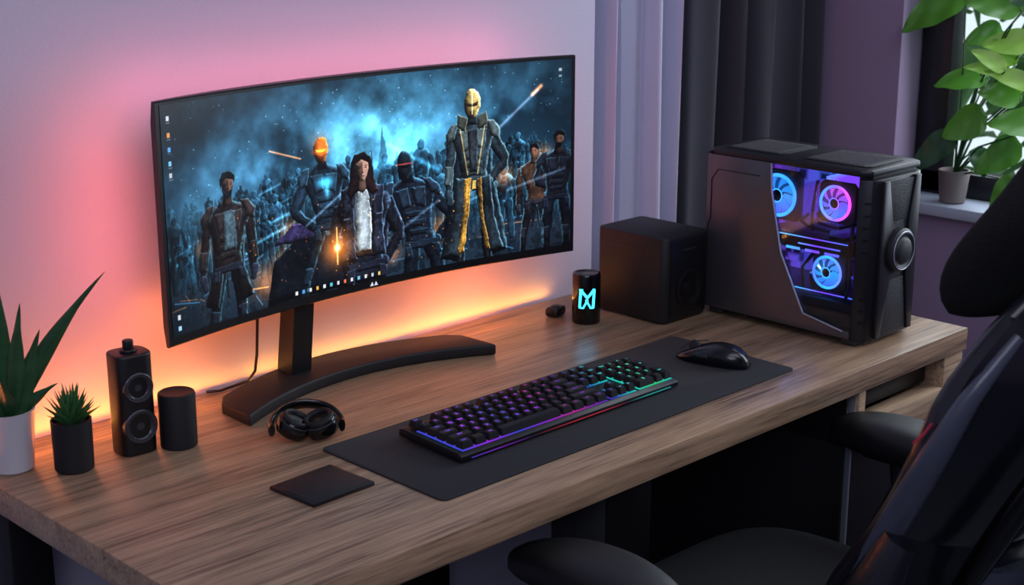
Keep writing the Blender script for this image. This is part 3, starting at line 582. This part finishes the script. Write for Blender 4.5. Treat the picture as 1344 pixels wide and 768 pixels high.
MB().box((-.0315,.012,.019),(.003,.03,.006),.001).obj('side_button',m_rubber,ms)
o=MB().prism([(-.055,-.046),(.054,-.049),(.056,.046),(-.054,.048)],'z',0,.006,.002,mi=0).prism([(-.050,-.042),(.049,-.045),(.051,.042),(-.049,.044)],'z',.0055,.0064,.0002,mi=1).obj('trackpad',[m_black,m_matte],loc=(.318,-.454,.75),rot=(0,0,math.radians(4))); o['label']='thin flat black trackpad lying on the wooden desk'; o['category']='trackpad'
# headphones
hp=empty('headphones',(.420,-.284,.75),'small folded black headphones lying on the desk','headphones',rot=(0,0,math.radians(-32)))
for sx,rz,dy in ((-.026,.42,-.004),(.025,-.30,-.010)):
    R=Matrix.Rotation(rz,4,'Y')@Matrix.Rotation(.16,4,'X')
    b=MB(); b.lathe([(0,.0),(.016,.0),(.0235,.004),(.0265,.012),(.0262,.022),(.0235,.027),(.019,.0285),(0,.0285)],(sx,dy,.0085),rot=R,seg=48); b.obj('ear_cup',m_gloss,hp)
    c0=Vector((sx,dy,.0085))+R@Vector((0,0,.0285))
    b=MB(); b.lathe([(.022,-.003),(.0235,.000),(.0225,.003),(.0195,.0045),(.0165,.003),(.015,-.001),(.012,-.002),(0,-.001)],tuple(c0),rot=R,seg=48); b.obj('ear_cushion',m_matte,hp)
    b=MB(); b.torus(tuple(Vector((sx,dy,.0085))+R@Vector((0,0,.024))),.0255,.0011,rot=R); b.obj('cup_ring',m_rubber,hp)
b=MB(); pp=[]
for i in range(35):
    a=math.pi*(-.06+1.12*i/34); pp.append((.053*math.cos(a),.0+.040*math.sin(a),.018+.022*max(0,math.sin(a))))
b.tube(pp,.0052,12,flat=1.9); b.obj('headband',m_gloss,hp)
# speaker
sp=empty('desk_speaker',(.209,-.147,.75),'black two-way desk speaker with round drivers and top knob','speaker',rot=(0,0,math.radians(-6)))
MB().prism([(x_,y_) for x_,y_,_ in sring((0,0,0),.0290,.0265,44,3.2)],'z',0,.152,.003,seg=3).obj('cabinet',m_black,sp,ang=50)
for z,r in ((.044,.0235),(.103,.0205)):
    b=MB(); b.lathe([(r+.002,-.006),(r+.0022,.003),(r,.0045),(r-.003,.004),(r-.006,.0005),(r*.4,-.003),(r*.38,.000),(0,.003)],(0,-.0254,z),'y'); b.obj('driver',m_cone,sp)
    b=MB(); b.torus((0,-.0292,z),r,.0014,'y'); b.obj('driver_ring',m_rubber,sp)
MB().cyl((0,0,.1515),.008,.018,bev=.002).cyl((0,0,.1515),.013,.005).obj('volume_knob',m_black,sp)
o=MB().lathe([(0,0),(.0255,0),(.0272,.002),(.0275,.080),(.0268,.0828),(.0250,.084),(.0235,.0832),(0,.083)],seg=56).obj('cylinder_speaker',m_matte,loc=(.266,-.176,.75)); o['label']='plain dark fabric cylinder speaker beside the desk speaker'; o['category']='speaker'
# plants on desk
pl=empty('potted_blade_plant',(.046,-.090,.75),'snake plant with long pointed leaves in a white pot','potted plant')
MB().lathe([(0,0),(.027,0),(.030,.003),(.037,.086),(.038,.09),(.035,.09),(.0335,.08),(0,.08)],seg=48).obj('pot',m_white,pl)
MB().cyl((0,0,.076),.0335,.006).obj('soil',m_soil,pl)
b=MB(); cr_=(.7,-.7,0)
for (dx,dy,dz,L,w_,dr,bx,by,cu) in [(-.01,.0,1,.235,.030,.0,-.004,.0,.03),(.30,-.27,1,.225,.027,.0,.008,-.004,.26),(-.30,.2,1,.20,.03,.02,-.014,.004,-.1),(.16,-.14,1,.13,.028,.0,.010,-.012,.1),(-.5,-.1,.8,.17,.026,.0,-.015,-.004,0),(.45,-.38,.7,.07,.018,.1,.012,-.008,.2),(-.3,-.5,.8,.11,.024,.1,-.006,-.014,0),(.05,-.12,1,.17,.028,0,.002,-.008,.05)]:
    b.leaf((bx,by,.08),(dx,dy,dz),L,w_,dr,'blade',up=(.7,.7,.1),fold=.3,curl=[c*cu for c in cr_],n=16)
b.obj('foliage',m_snake,pl,ang=70)
pl=empty('potted_succulent',(.109,-.152,.75),'small spiky green succulent in a dark grey pot','potted plant')
MB().lathe([(0,0),(.025,0),(.0275,.003),(.0285,.072),(.0285,.075),(.026,.075),(.0255,.066),(0,.066)],seg=48).obj('pot',m_matte,pl)
MB().cyl((0,0,.062),.0255,.006).obj('soil',m_soil,pl)
b=MB()
for k in range(40):
    q=k/40; a=k*2.4; el=math.radians(86-50*q); L=.060-.022*q+random.uniform(-.004,.004); r=.003+.007*q
    b.leaf((r*math.cos(a),r*math.sin(a),.068),(math.cos(a)*math.cos(el),math.sin(a)*math.cos(el),math.sin(el)),L,.010,.0,'blade',up=(math.sin(a)*.2,-math.cos(a)*.2,1),fold=.35,n=6)
b.obj('foliage',m_green,pl,ang=70)
# ---------------------------------------------------------------- subwoofer, logo cylinder, remote
sb=empty('speaker_box',(1.318,-.198,.75),'black subwoofer box with round front driver on the desk','speaker')
MB().prism([(-.066,-.076),(-.056,-.086),(.056,-.086),(.066,-.076),(.066,.078),(.058,.086),(-.058,.086),(-.066,.078)],'z',.003,.168,.004).obj('cabinet',m_matte,sb)
MB().b2((-.05,-.0885,.012),(.055,-.0862,.16),.001).obj('front_panel',m_black,sb)
b=MB(); r=.034; b.lathe([(r+.004,0),(r+.004,.002),(r,.004),(r-.004,.0035),(r-.008,.001),(r*.42,-.001),(r*.40,.001),(0,.004)],(.005,-.0887,.062),'y'); b.obj('driver',m_cone2,sb)
MB().b2((-.0674,-.05,.138),(-.066,.05,.1395)).obj('trim_line',m_rubber,sb); MB().b2((-.02,-.0895,.139),(.02,-.0884,.1415)).obj('trim_line',m_rubber,sb)
for sx in (-.05,.05):
    for sy in (-.07,.07): MB().cyl((sx,sy,0),.008,.004,bev=.001).obj('foot',m_rubber,sb)
lc=empty('glowing_logo_cylinder',(1.174,-.158,.75),'small black cylinder with a glowing cyan letter-like emblem','speaker')
MB().lathe([(0,0),(.0255,0),(.027,.002),(.027,.093),(.0255,.0965),(.022,.097),(.020,.0955),(0,.0955)],seg=56).obj('body',m_gloss,lc)
b=MB(); ca=math.radians(222.5+3)
def stroke(pts,w=.0022):
    pp=[]
    for (x0,y0),(x1,y1) in zip(pts,pts[1:]):
        for k in range(7):
            q=k/6; x=x0+(x1-x0)*q; z=y0+(y1-y0)*q; a=ca+x*.014/.027; pp.append((.0270*math.cos(a),.0270*math.sin(a),.052+z*.018))
    b.tube(pp,w*.5,6)
stroke([(-1,-1),(-.85,.9)],.0050); stroke([(-.85,.9),(.05,.1),(1,1)],.0050); stroke([(1,1),(.85,-.95)],.0050)
stroke([(-.5,-1),(.1,-.1)],.0036); stroke([(.45,-.95),(-.15,-.1)],.0036); stroke([(-1.1,-1.02),(-.4,-1.02)],.0026); stroke([(.4,-1.02),(1.0,-1.02)],.0026); stroke([(-1.05,.95),(-.55,.95)],.0026)
b.obj('emblem',m_led,lc)
o=MB().box((0,0,.009),(.04,.028,.018),.006,seg=3).cyl((.0,0,.0178),.008,.002,bev=.0005,mi=1).obj('small_remote',[m_black,m_rubber],loc=(1.163,-.088,.75),rot=(0,0,.3)); o['label']='small rounded black remote lying on the desk'; o['category']='remote'
# ---------------------------------------------------------------- PC tower
pc=empty('computer_tower',(1.482,-.443,.75),'dark grey gaming computer tower with glowing fans behind glass','computer')
hx=.09; y0,y1=-.177,.177; HT=.322
b=MB()
b.b2((-hx,y1-.008,.012),(hx,y1,HT-.006),.002); b.b2((hx-.006,y0+.02,.012),(hx,y1,HT-.006),.002); b.b2((-hx,y0+.02,.012),(hx,y1,.03),.002)
b.prism([(-hx+.012,y0),(hx-.012,y0),(hx,y0+.02),(hx,y1-.015),(hx-.012,y1),(-hx+.012,y1),(-hx,y1-.015),(-hx,y0+.02)],'z',HT-.012,HT,.003)
b.obj('chassis',m_case2,pc)
panel=[(y1-.004,.014),(y1-.004,.312),(.027,.312),(.0235,.26),(-.003,.149),(-.058,.045),(-.145,.028),(-.157,.028),(-.157,.014)]
MB().prism(panel,'x',-hx-.004,-hx+.001,.0012).obj('side_panel',m_case,pc)
b=MB(); b.tube([(-hx-.0045,.05,.285),(-hx-.0045,y1-.03,.285),(-hx-.0045,y1-.015,.265),(-hx-.0045,y1-.015,.19),(-hx-.0045,y1-.008,.17),(-hx-.0045,y1-.008,.03)],.0010,6); b.obj('panel_groove',m_case2,pc)
MB().tube([(-hx-.005,.026,.312),(-hx-.005,.0225,.26),(-hx-.005,-.004,.149),(-hx-.005,-.059,.044),(-hx-.005,-.145,.0275)],.0018,6).obj('window_trim',m_silver,pc)
m_gl=D.materials.new('tinted_glass'); m_gl.use_nodes=True; n=m_gl.node_tree.nodes; l=m_gl.node_tree.links; n.remove(n['Principled BSDF'])
tr=n.new('ShaderNodeBsdfTransparent'); tr.inputs[0].default_value=(.9,.9,.94,1); gs=n.new('ShaderNodeBsdfGlossy'); gs.inputs['Roughness'].default_value=.05; mx=n.new('ShaderNodeMixShader'); mx.inputs[0].default_value=.05
l.new(tr.outputs[0],mx.inputs[1]); l.new(gs.outputs[0],mx.inputs[2]); l.new(mx.outputs[0],n['Material Output'].inputs[0])
MB().prism([(.027,.311),(.0235,.26),(-.003,.149),(-.058,.045),(-.145,.028),(-.157,.03),(-.157,.311)],'x',-hx-.0015,-hx+.0005).obj('glass_panel',m_gl,pc)
b=MB(); b.prism([(-hx,y0+.02),(-hx+.012,y0-.002),(-hx+.03,y0-.008),(hx-.03,y0-.008),(hx-.012,y0-.002),(hx,y0+.02)],'z',.010,.305,.002)
b.prism([(-hx,y0+.02),(-hx+.02,y0+.004),(hx-.02,y0+.004),(hx,y0+.02)],'z',.303,.318,.002); b.obj('front_panel',m_case2,pc)
b=MB(); b.b2((-.052,y0-.0095,.02),(.052,y0-.0075,.295),.0008); b.obj('front_grille',m_mesh,pc)
for pts in ([(-.060,.015),(-.060,.302),(-.044,.302),(-.024,.222),(-.024,.125),(-.046,.015)],[(.060,.015),(.060,.302),(.044,.302),(.028,.222),(.028,.125),(.046,.015)]): MB().prism(pts,'y',y0-.015,y0-.0078,.001).obj('front_rail',m_case2,pc)
for pts in ([(-.024,.225),(.026,.225),(.042,.298),(-.042,.298)],[(-.024,.118),(.026,.118),(.044,.018),(-.044,.018)]): MB().prism(pts,'y',y0-.0115,y0-.0094,.0006).obj('mesh_insert',m_mesh,pc)
for k in range(8): MB().box((-hx+.0105,y0+.0055,.045+.022*k if k<3 else .11+.022*k),(.012,.009,.003),0,('Z',-.9)).obj('corner_vent',m_black,pc)
b=MB(); b.lathe([(0,0),(.036,0),(.040,.003),(.040,.012),(.036,.016),(.032,.017),(.028,.014),(.025,.014),(.022,.018),(.019,.020),(0,.0195)],(0,y0-.0095,.171),'y',56); b.obj('dial',m_rubber,pc)
b=MB(); b.torus((0,y0-.0255,.171),.0345,.0012,'y'); b.obj('dial_ring',m_silver,pc)
for yc,ln in ((.095,.12),(-.085,.13)):
    b=MB(); b.prism([(-.062,yc-ln/2),(-.05,yc-ln/2-.008),(.05,yc-ln/2-.008),(.062,yc-ln/2),(.062,yc+ln/2),(-.062,yc+ln/2)],'z',HT,HT+.002,.0006,mi=0)
    for k in range(17): yy=yc-ln/2+.007+(ln-.014)*k/16; b.b2((-.055,yy-.0014,HT+.002),(.055,yy+.0014,HT+.0032),mi=1)
    b.obj('top_vent',[m_matte,m_case],pc)
for sx in (-.07,.07):
    for sy in (-.15,.15): MB().box((sx,sy,.006),(.03,.03,.012),.003).obj('foot',m_rubber,pc)
# interior
m_board=ramp_emis('circuit_board_glow','Y',-.15,.15,[(0,col(110,50,230)),(.3,col(80,60,240)),(.5,col(60,110,250)),(1,col(130,50,220))],.9,'object',mask=42)  # violet emission painted on the board to fill the case with glow
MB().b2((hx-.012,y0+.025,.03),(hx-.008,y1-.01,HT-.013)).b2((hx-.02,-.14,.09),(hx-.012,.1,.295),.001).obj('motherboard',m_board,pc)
MB().b2((-hx+.008,y0+.022,.03),(hx-.01,y1-.01,.075),.002).obj('power_supply_shroud',m_case2,pc)
def fan(y,z,r,xx,c0,c1,c2):
    m_f=ramp_emis('fan_glow','Y',-r,r,[(0,c0),(.5,c1),(1,c2)],2.6,'object')
    m_b=ramp_emis('fan_blade_glow','Z',-r,r,[(0,c2),(.5,c1),(1,c0)],1.4,'object')
    m_k=ramp_emis('fan_back_glow','Z',-r,r,[(0,dm(c2,.5)),(.5,dm(c1,.5)),(1,dm(c0,.5))],.5,'object')
    f=MB(); k=r*1.12; f.prism([(-k,-k*.8),(-k*.8,-k),(k*.8,-k),(k,-k*.8),(k,k*.8),(k*.8,k),(-k*.8,k),(-k,k*.8)],'x',.006,.016,.001); f=f.obj('cooling_fan',m_rubber,pc,loc=(xx,y,z))
    f2=MB(); f2.cyl((.0055,0,0),r*.82,.001,'x',.0003); f2.obj('diffuser',m_k,f)
    f2=MB().torus((0,0,0),r*.90,r*.08,'x'); f2.obj('light_ring',m_f,f)
    f2=MB(); f2.cyl((.005,0,0),r*.28,.008,'x',.002)
    f2.obj('hub',m_gloss,f)
    f2=MB().torus((-.004,0,0),r*.29,r*.03,'x'); f2.obj('hub_ring',m_f,f)
    bl=MB()
    for i in range(9):
        a=2*math.pi*i/9; t=bmesh.new(); A=[];B=[]
        for k in range(6):
            q=k/5; rr=r*(.28+.54*q); a1=a+.35*q; a2=a1+.44+.08*q
            A.append(t.verts.new((.003,rr*math.cos(a1),rr*math.sin(a1)))); B.append(t.verts.new((-.003,rr*math.cos(a2),rr*math.sin(a2))))
        for k in range(5): t.faces.new((A[k],A[k+1],B[k+1],B[k]))
        bl.add(t)
    bl.obj('fan_blades',m_b,f)
fan(-.093,.250,.034,-.062,col(225,70,235),col(110,90,255),col(40,140,255))
fan(-.084,.120,.032,-.062,col(90,110,255),col(40,160,255),col(60,90,255))
fan(.044,.243,.042,-.045,col(40,130,255),col(50,150,255),col(80,80,255))
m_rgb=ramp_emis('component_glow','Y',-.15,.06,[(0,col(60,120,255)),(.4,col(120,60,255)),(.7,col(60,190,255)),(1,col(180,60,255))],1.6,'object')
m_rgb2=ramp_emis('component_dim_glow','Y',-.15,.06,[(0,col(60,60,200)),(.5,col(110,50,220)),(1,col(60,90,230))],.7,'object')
b=MB(); b.b2((-hx+.012,-.14,.158),(.06,.05,.186),.002); b.b2((-hx+.016,-.125,.186),(.05,-.09,.192),.002); b.obj('graphics_card',m_case2,pc)
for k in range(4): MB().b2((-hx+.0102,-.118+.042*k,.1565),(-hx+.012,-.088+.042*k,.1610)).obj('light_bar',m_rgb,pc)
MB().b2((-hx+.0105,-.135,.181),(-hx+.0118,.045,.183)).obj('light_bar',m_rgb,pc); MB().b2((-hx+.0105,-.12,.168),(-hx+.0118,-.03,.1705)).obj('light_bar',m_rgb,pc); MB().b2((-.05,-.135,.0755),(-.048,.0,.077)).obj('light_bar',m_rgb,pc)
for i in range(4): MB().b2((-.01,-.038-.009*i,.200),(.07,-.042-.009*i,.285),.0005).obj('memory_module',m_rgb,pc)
b=MB()
for i in range(9): b.b2((.0,-.030+i*.006,.200),(.07,-.027+i*.006,.262))
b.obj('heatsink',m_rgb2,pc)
for pts_ in ([(.03,-.02,.22),(-.02,-.03,.215),(-.045,-.05,.205),(-.04,-.09,.2),(.02,-.11,.205)],[(.03,.01,.21),(-.03,-.0,.2),(-.05,-.03,.196),(-.04,-.07,.19)],[(.07,-.05,.15),(-.03,-.05,.14),(-.055,-.045,.11),(-.04,-.04,.076)],[(.07,-.03,.15),(-.03,-.03,.14),(-.06,-.03,.12),(-.04,-.02,.076)],[(-.05,-.125,.21),(-.06,-.13,.17),(-.055,-.128,.10),(-.05,-.12,.076)],[(-.055,-.05,.285),(-.06,-.045,.23),(-.05,-.04,.19)]):
    MB().tube(pts_,.0035,8).obj('power_wire',m_rubber,pc)
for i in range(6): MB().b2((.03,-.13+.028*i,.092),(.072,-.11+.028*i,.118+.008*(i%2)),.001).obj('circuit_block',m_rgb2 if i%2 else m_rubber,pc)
# ---------------------------------------------------------------- window plant
wp=empty('potted_house_plant',(2.270,-.30,.843),'leafy green house plant in a grey pot on the windowsill','potted plant')
MB().lathe([(0,0),(.026,0),(.029,.003),(.036,.072),(.036,.076),(.032,.076),(.031,.067),(0,.067)]).obj('pot',m_terr,wp)
MB().cyl((0,0,.063),.031,.006).obj('soil',m_soil,wp)
b=MB(); stems=MB()
def P2(u,v,x=2.23):
    k=(x+.83)/3.05; return Vector((x-2.270,(-1.996+1.786*k-(u-1200)*.00183*k)+.30,(1.55-.23*k-v*.00181*k)-.843))
Ls=[(1262,-2,-1,-.45,.15,.10,0),(1300,98,-1,.02,.12,.075,0),(1302,145,-.9,-.30,.10,.085,0),(1344,120,-.7,.3,.10,.08,0),(1350,175,-.9,-.45,.11,.085,0),
(1262,172,-.8,-.62,.12,.07,1),(1335,15,-.9,.35,.13,.09,0),(1350,55,-.9,.2,.11,.07,2),(1320,88,-.8,.75,.10,.045,2),(1322,92,-.9,.35,.10,.04,2),(1332,80,-.6,.9,.10,.045,2),
(1352,215,-.5,-.9,.10,.08,0),(1356,105,-.8,.5,.12,.05,2),(1312,40,-.7,-.1,.08,.06,0),(1375,150,-.8,.2,.12,.09,0),(1345,5,-.5,.8,.1,.08,1),(1290,185,.5,-.5,.07,.05,1)]
for i,(u,v,dx,dz,L,w_,k) in enumerate(Ls):
    p=P2(u,v,2.25+.03*math.sin(i*2.1)); d=Vector((-.35,-dx,dz)); 
    b.leaf(p,d,L,w_,.22,'heart',up=(-.80+.2*math.sin(i),-.45+.25*math.cos(i*1.3),.45+.2*math.sin(i*2.3)),fold=.10,mi=k,n=16)
    stems.tube([(0,0,.062),(p.x*.35,p.y*.25-.005,.065+(p.z-.06)*.5),(p.x*.8,p.y*.75,p.z*.9),tuple(p)],[.003,.0026,.002,.0015],6)
b.obj('foliage',[m_leaf,m_leafd,m_leafy],wp,ang=70); stems.obj('stem',m_leafd,wp)
# ---------------------------------------------------------------- chair
ch=empty('office_chair',(.90,-.85,0),'black ergonomic office chair with headrest pulled up to the desk','chair')
rings=[]
for z,k in ((.425,.90),(.435,.97),(.455,1.0),(.475,1.0),(.490,.965),(.499,.90),(.504,.80),(.503,.60),(.499,.35)):
    rings.append(sring((0,.03,z),.275*k,.245*k,40,4))
MB().loft(rings).obj('seat',m_chairf,ch,ang=60)
MB().prism([(p[0],p[1]) for p in sring((0,.02,0),.235,.215,24,4)],'z',.395,.425,.006).obj('seat_pan',m_chairp,ch)
def back_y(z): return np.interp(z,[.47,.6,.7,.9,1.03,1.1],[-.20,-.232,-.258,-.36,-.415,-.44])
def hw(z): return np.interp(z,[.47,.52,.62,.70,.80,.9,.98,1.04,1.08],[.15,.20,.228,.225,.238,.25,.238,.19,.13])
rings=[]
for i in range(22):
    z=.47+(1.08-.47)*i/21; w_=hw(z); yb_=back_y(z); r=[]
    for k in range(15):
        s=-1+2*k/14; r.append((w_*s,yb_+.055*s*s,z))
    for k in range(15):
        s=1-2*k/14; r.append((w_*s*.985,yb_+.055*s*s-.028*(1-.5*s**4),z))
    rings.append(r)
MB().loft(rings).obj('backrest',m_chairf,ch,ang=60)
def shell(zlo,zhi,ex,off,m,name,wr=.075,nn_=18):
    rings=[]
    for i in range(nn_):
        q=i/(nn_-1); z=zlo+(zhi-zlo)*q; ta=math.sin(math.pi*(.06+.88*q))**.3; w_=(hw(min(z,1.07))+ex)*(.80+.20*ta); yb_=back_y(z)-off; r=[]
        for k in range(19):
            s=-1+2*k/18; r.append((w_*s,yb_+wr*abs(s)**3,z+.05*abs(s)**2*(1 if ex>0 else .3)))
        for k in range(19):
            s=1-2*k/18; r.append((w_*s*1.01,yb_-.016*ta+wr*abs(s)**3-.02*(1-abs(s)),z+.05*abs(s)**2*(1 if ex>0 else .3)))
        rings.append(r)
    return MB().loft(rings).obj(name,m,ch,ang=50)
shell(.50,.74,.012,.050,m_chairp,'lower_back_shell')
shell(.73,1.03,.014,.048,m_chairp,'upper_back_shell')
shell(.56,.70,-.08,.078,m_chaire,'lumbar_panel',.05)
for sx in (-1,1):
    b=MB(); pp=[]
    for i in range(14): z=.58+(1.04-.58)*i/13; pp.append((sx*(hw(z)+.012),back_y(z)+.012,z+.02))
    b.tube(pp,[.006+.014*math.sin(math.pi*(i+.3)/13.6) for i in range(14)],12,flat=.7); b.obj('side_rail',m_chaire,ch,ang=60)
    b=MB(); pp=[]
    for i in range(12): z=.60+(1.0-.60)*i/11; pp.append((sx*(hw(z)*.62+.02*math.sin((z-.6)*7)),back_y(z)-.078,z))
    b.tube(pp,[.008+.010*math.sin(math.pi*i/11) for i in range(12)],10,flat=.8); b.obj('shell_rib',m_gloss,ch,ang=60)
b=MB(); pp=[]
for i in range(22): z=.47+(1.08-.47)*i/21; pp.append((-hw(z)-.002,back_y(z)+.042+.010*math.sin((z-.5)*14),z))
top=[(s*.13,back_y(1.09)+.005+.03*s*s,1.092) for s in (-.6,-.2,.2,.6)]
pp=pp+top+[(-x_,y_,z_) for x_,y_,z_ in pp[::-1]]
b.tube(pp,.016,12,flat=1.3); b.obj('back_frame',m_chairp,ch,ang=60)
b=MB(); b.tube([(0,-.08,.40),(0,-.24,.41),(0,-.345,.5),(0,-.365,.62),(0,-.395,.75),(0,-.465,.92),(0,-.490,1.04),(0,-.475,1.14)],[.035,.038,.04,.036,.032,.028,.022,.016],14,flat=.7)
b.obj('back_support',m_chairp,ch,ang=60)
for sx in (-1,1):
    MB().tube([(sx*.235,-.02,.415),(sx*.27,-.14,.43),(sx*.288,-.22,.52),(sx*.278,-.262,.66),(sx*.262,-.31,.80)],[.018,.030,.036,.030,.014],14,flat=1.7).obj('side_bracket',m_chairp,ch,ang=60)
MB().tube([(-.274,-.325,.930),(-.272,-.337,.945),(-.269,-.344,.958)],.0014,8).obj('reflection_strip',m_red,ch)  # thin strip added as a painted pink LED reflection on the frame
rings=[]
for i in range(19):
    q=i/18; z=1.035+.335*q; a=math.sin(math.pi*(.05+.90*q))**.26; w_=.150*a; th=.046*a; yc=-.285-.215*q; r=[]
    for k in range(36):
        an=2*math.pi*k/36; ca,sa=math.cos(an),math.sin(an); xx=w_*math.copysign(abs(ca)**.6,ca); yy=th*math.copysign(abs(sa)**.7,sa)
        r.append((xx,yc+yy+.045*(xx/.148)**2+.008*math.sin(q*9),z))
    rings.append(r)
MB().loft(rings).obj('headrest',m_chairf,ch,ang=60)
MB().tube([(-.105,-.41,1.06),(-.115,-.435,1.16),(-.105,-.495,1.29),(0,-.51,1.32),(.105,-.495,1.29),(.115,-.435,1.16),(.105,-.41,1.06)],.010,10,flat=1.3).obj('headrest_frame',m_chaire,ch)
MB().tube([(0,-.48,1.02),(0,-.475,1.10),(0,-.43,1.18),(0,-.40,1.20)],[.022,.02,.02,.03],10,flat=.6).obj('headrest_bracket',m_chairp,ch)
for sx in (-1,1):
    ax=sx*.382; b=MB(); rings=[]; y1_=.188 if sx>0 else .205
    for i in range(19):
        q=i/18; y=-.08+(y1_+.08)*q; a=math.sin(math.pi*(.04+.92*q))**.3; rings.append([(p[0],p[1],p[2]) for p in sring((ax-sx*.012*math.sin(q*3),y,.655-.010*(2*q-1)**2),.058*a,.034*a,28,3,'xz')])
    b.loft(rings); b.obj('armrest',m_arm,ch,ang=60)
    b=MB(); b.tube([(ax,.05,.628),(ax,.04,.56),(ax*.98,.03,.47),(ax*.85,.02,.412),(sx*.20,.02,.402)],[.042,.042,.036,.028,.022],12,flat=.75); b.box((ax,.05,.622),(.07,.14,.014),.004); b.obj('arm_post',m_chairp,ch)
MB().cyl((0,0,.08),.03,.2).cyl((0,0,.27),.02,.12).box((0,0,.385),(.16,.22,.03),.008).obj('gas_lift',m_chairp,ch)
b=MB()
for k in range(5):
    a=2*math.pi*k/5+.3; b.tube([(0,0,.10),(.16*math.cos(a),.16*math.sin(a),.095),(.30*math.cos(a),.30*math.sin(a),.072)],[.03,.024,.016],10)
b.obj('star_base',m_chairp,ch)
for k in range(5):
    a=2*math.pi*k/5+.3; MB().cyl((.30*math.cos(a),.30*math.sin(a)+.01,.028),.028,.02,'y',.004).cyl((.30*math.cos(a),.30*math.sin(a),.04),.008,.034).obj('caster',m_black,ch)
# ---------------------------------------------------------------- lights
def area(name,loc,direction,sx,sy,power,c,spread=math.pi):
    l=D.lights.new(name,'AREA'); l.shape='RECTANGLE'; l.size=sx; l.size_y=sy; l.energy=power; l.color=c[:3]; l.spread=spread
    o=D.objects.new(name,l); S.collection.objects.link(o); o.location=loc; d=Vector(direction).normalized()
    z=-d; x=Vector((1,0,0)) if abs(d.x)<.9 else Vector((0,0,1)); 
    y=z.cross(x).normalized(); x=y.cross(z).normalized(); o.rotation_euler=Matrix((x,y,z)).transposed().to_euler(); return o
area('led_strip_desk',(.58,-.016,.756),(0,.12,1),1.3,.010,.80,(1,.36,.04))
area('led_strip_desk_rear',(.50,-.085,.758),(0,.80,1),1.15,.012,2.0,(1,.21,.045))
area('led_strip_monitor_top',(.70,-.068,1.24),(0,1,.9),.8,.012,.40,(1,.18,.26))
area('led_strip_monitor_bottom',(.70,-.05,.915),(0,1,-.6),.8,.012,.40,(1,.20,.05))
area('led_strip_monitor_end',(.285,-.11,1.08),(-.8,1,0),.012,.3,.34,(1,.16,.14))
area('led_strip_monitor_end',(1.12,-.11,1.08),(.8,1,0),.012,.3,.20,(1,.20,.24))
area('daylight_soft',(-1.2,-2.6,2.45),(.55,.75,-.75),2.2,1.4,31,(.74,.80,1))
area('overhead_fill',(.6,-1.6,2.5),(0,.35,-1),2.4,1.2,16,(.86,.88,1))  # unseen fill under the ceiling, added for soft light on the desk
area('window_daylight',(2.32,-.9,1.5),(-1,-.1,-.15),1.2,1.2,18,(.80,.88,1))
for p,c,e in (((1.43,-.52,.99),(.4,.2,1),2.2),((1.43,-.50,.87),(.15,.4,1),1.6)):
    l=D.lights.new('case_light','POINT'); l.energy=e; l.color=c; l.shadow_soft_size=.01; o=D.objects.new('case_light',l); S.collection.objects.link(o); o.location=p
wd=D.worlds.new('world'); S.world=wd; wd.use_nodes=True; wd.node_tree.nodes['Background'].inputs[0].default_value=(.74,.88,.95,1); wd.node_tree.nodes['Background'].inputs[1].default_value=1.1
# ---------------------------------------------------------------- camera
cam=D.cameras.new('camera'); co_=D.objects.new('camera',cam); S.collection.objects.link(co_); co_.location=(-.83,-1.996,1.55)
co_.rotation_euler=(math.radians(90-15.3),0,math.radians(45.5-90)); cam.sensor_width=36; cam.lens=1948/1344*36; cam.clip_start=.05
cam.dof.use_dof=True; cam.dof.focus_distance=2.45; cam.dof.aperture_fstop=7
S.camera=co_
S.view_settings.view_transform='Standard'
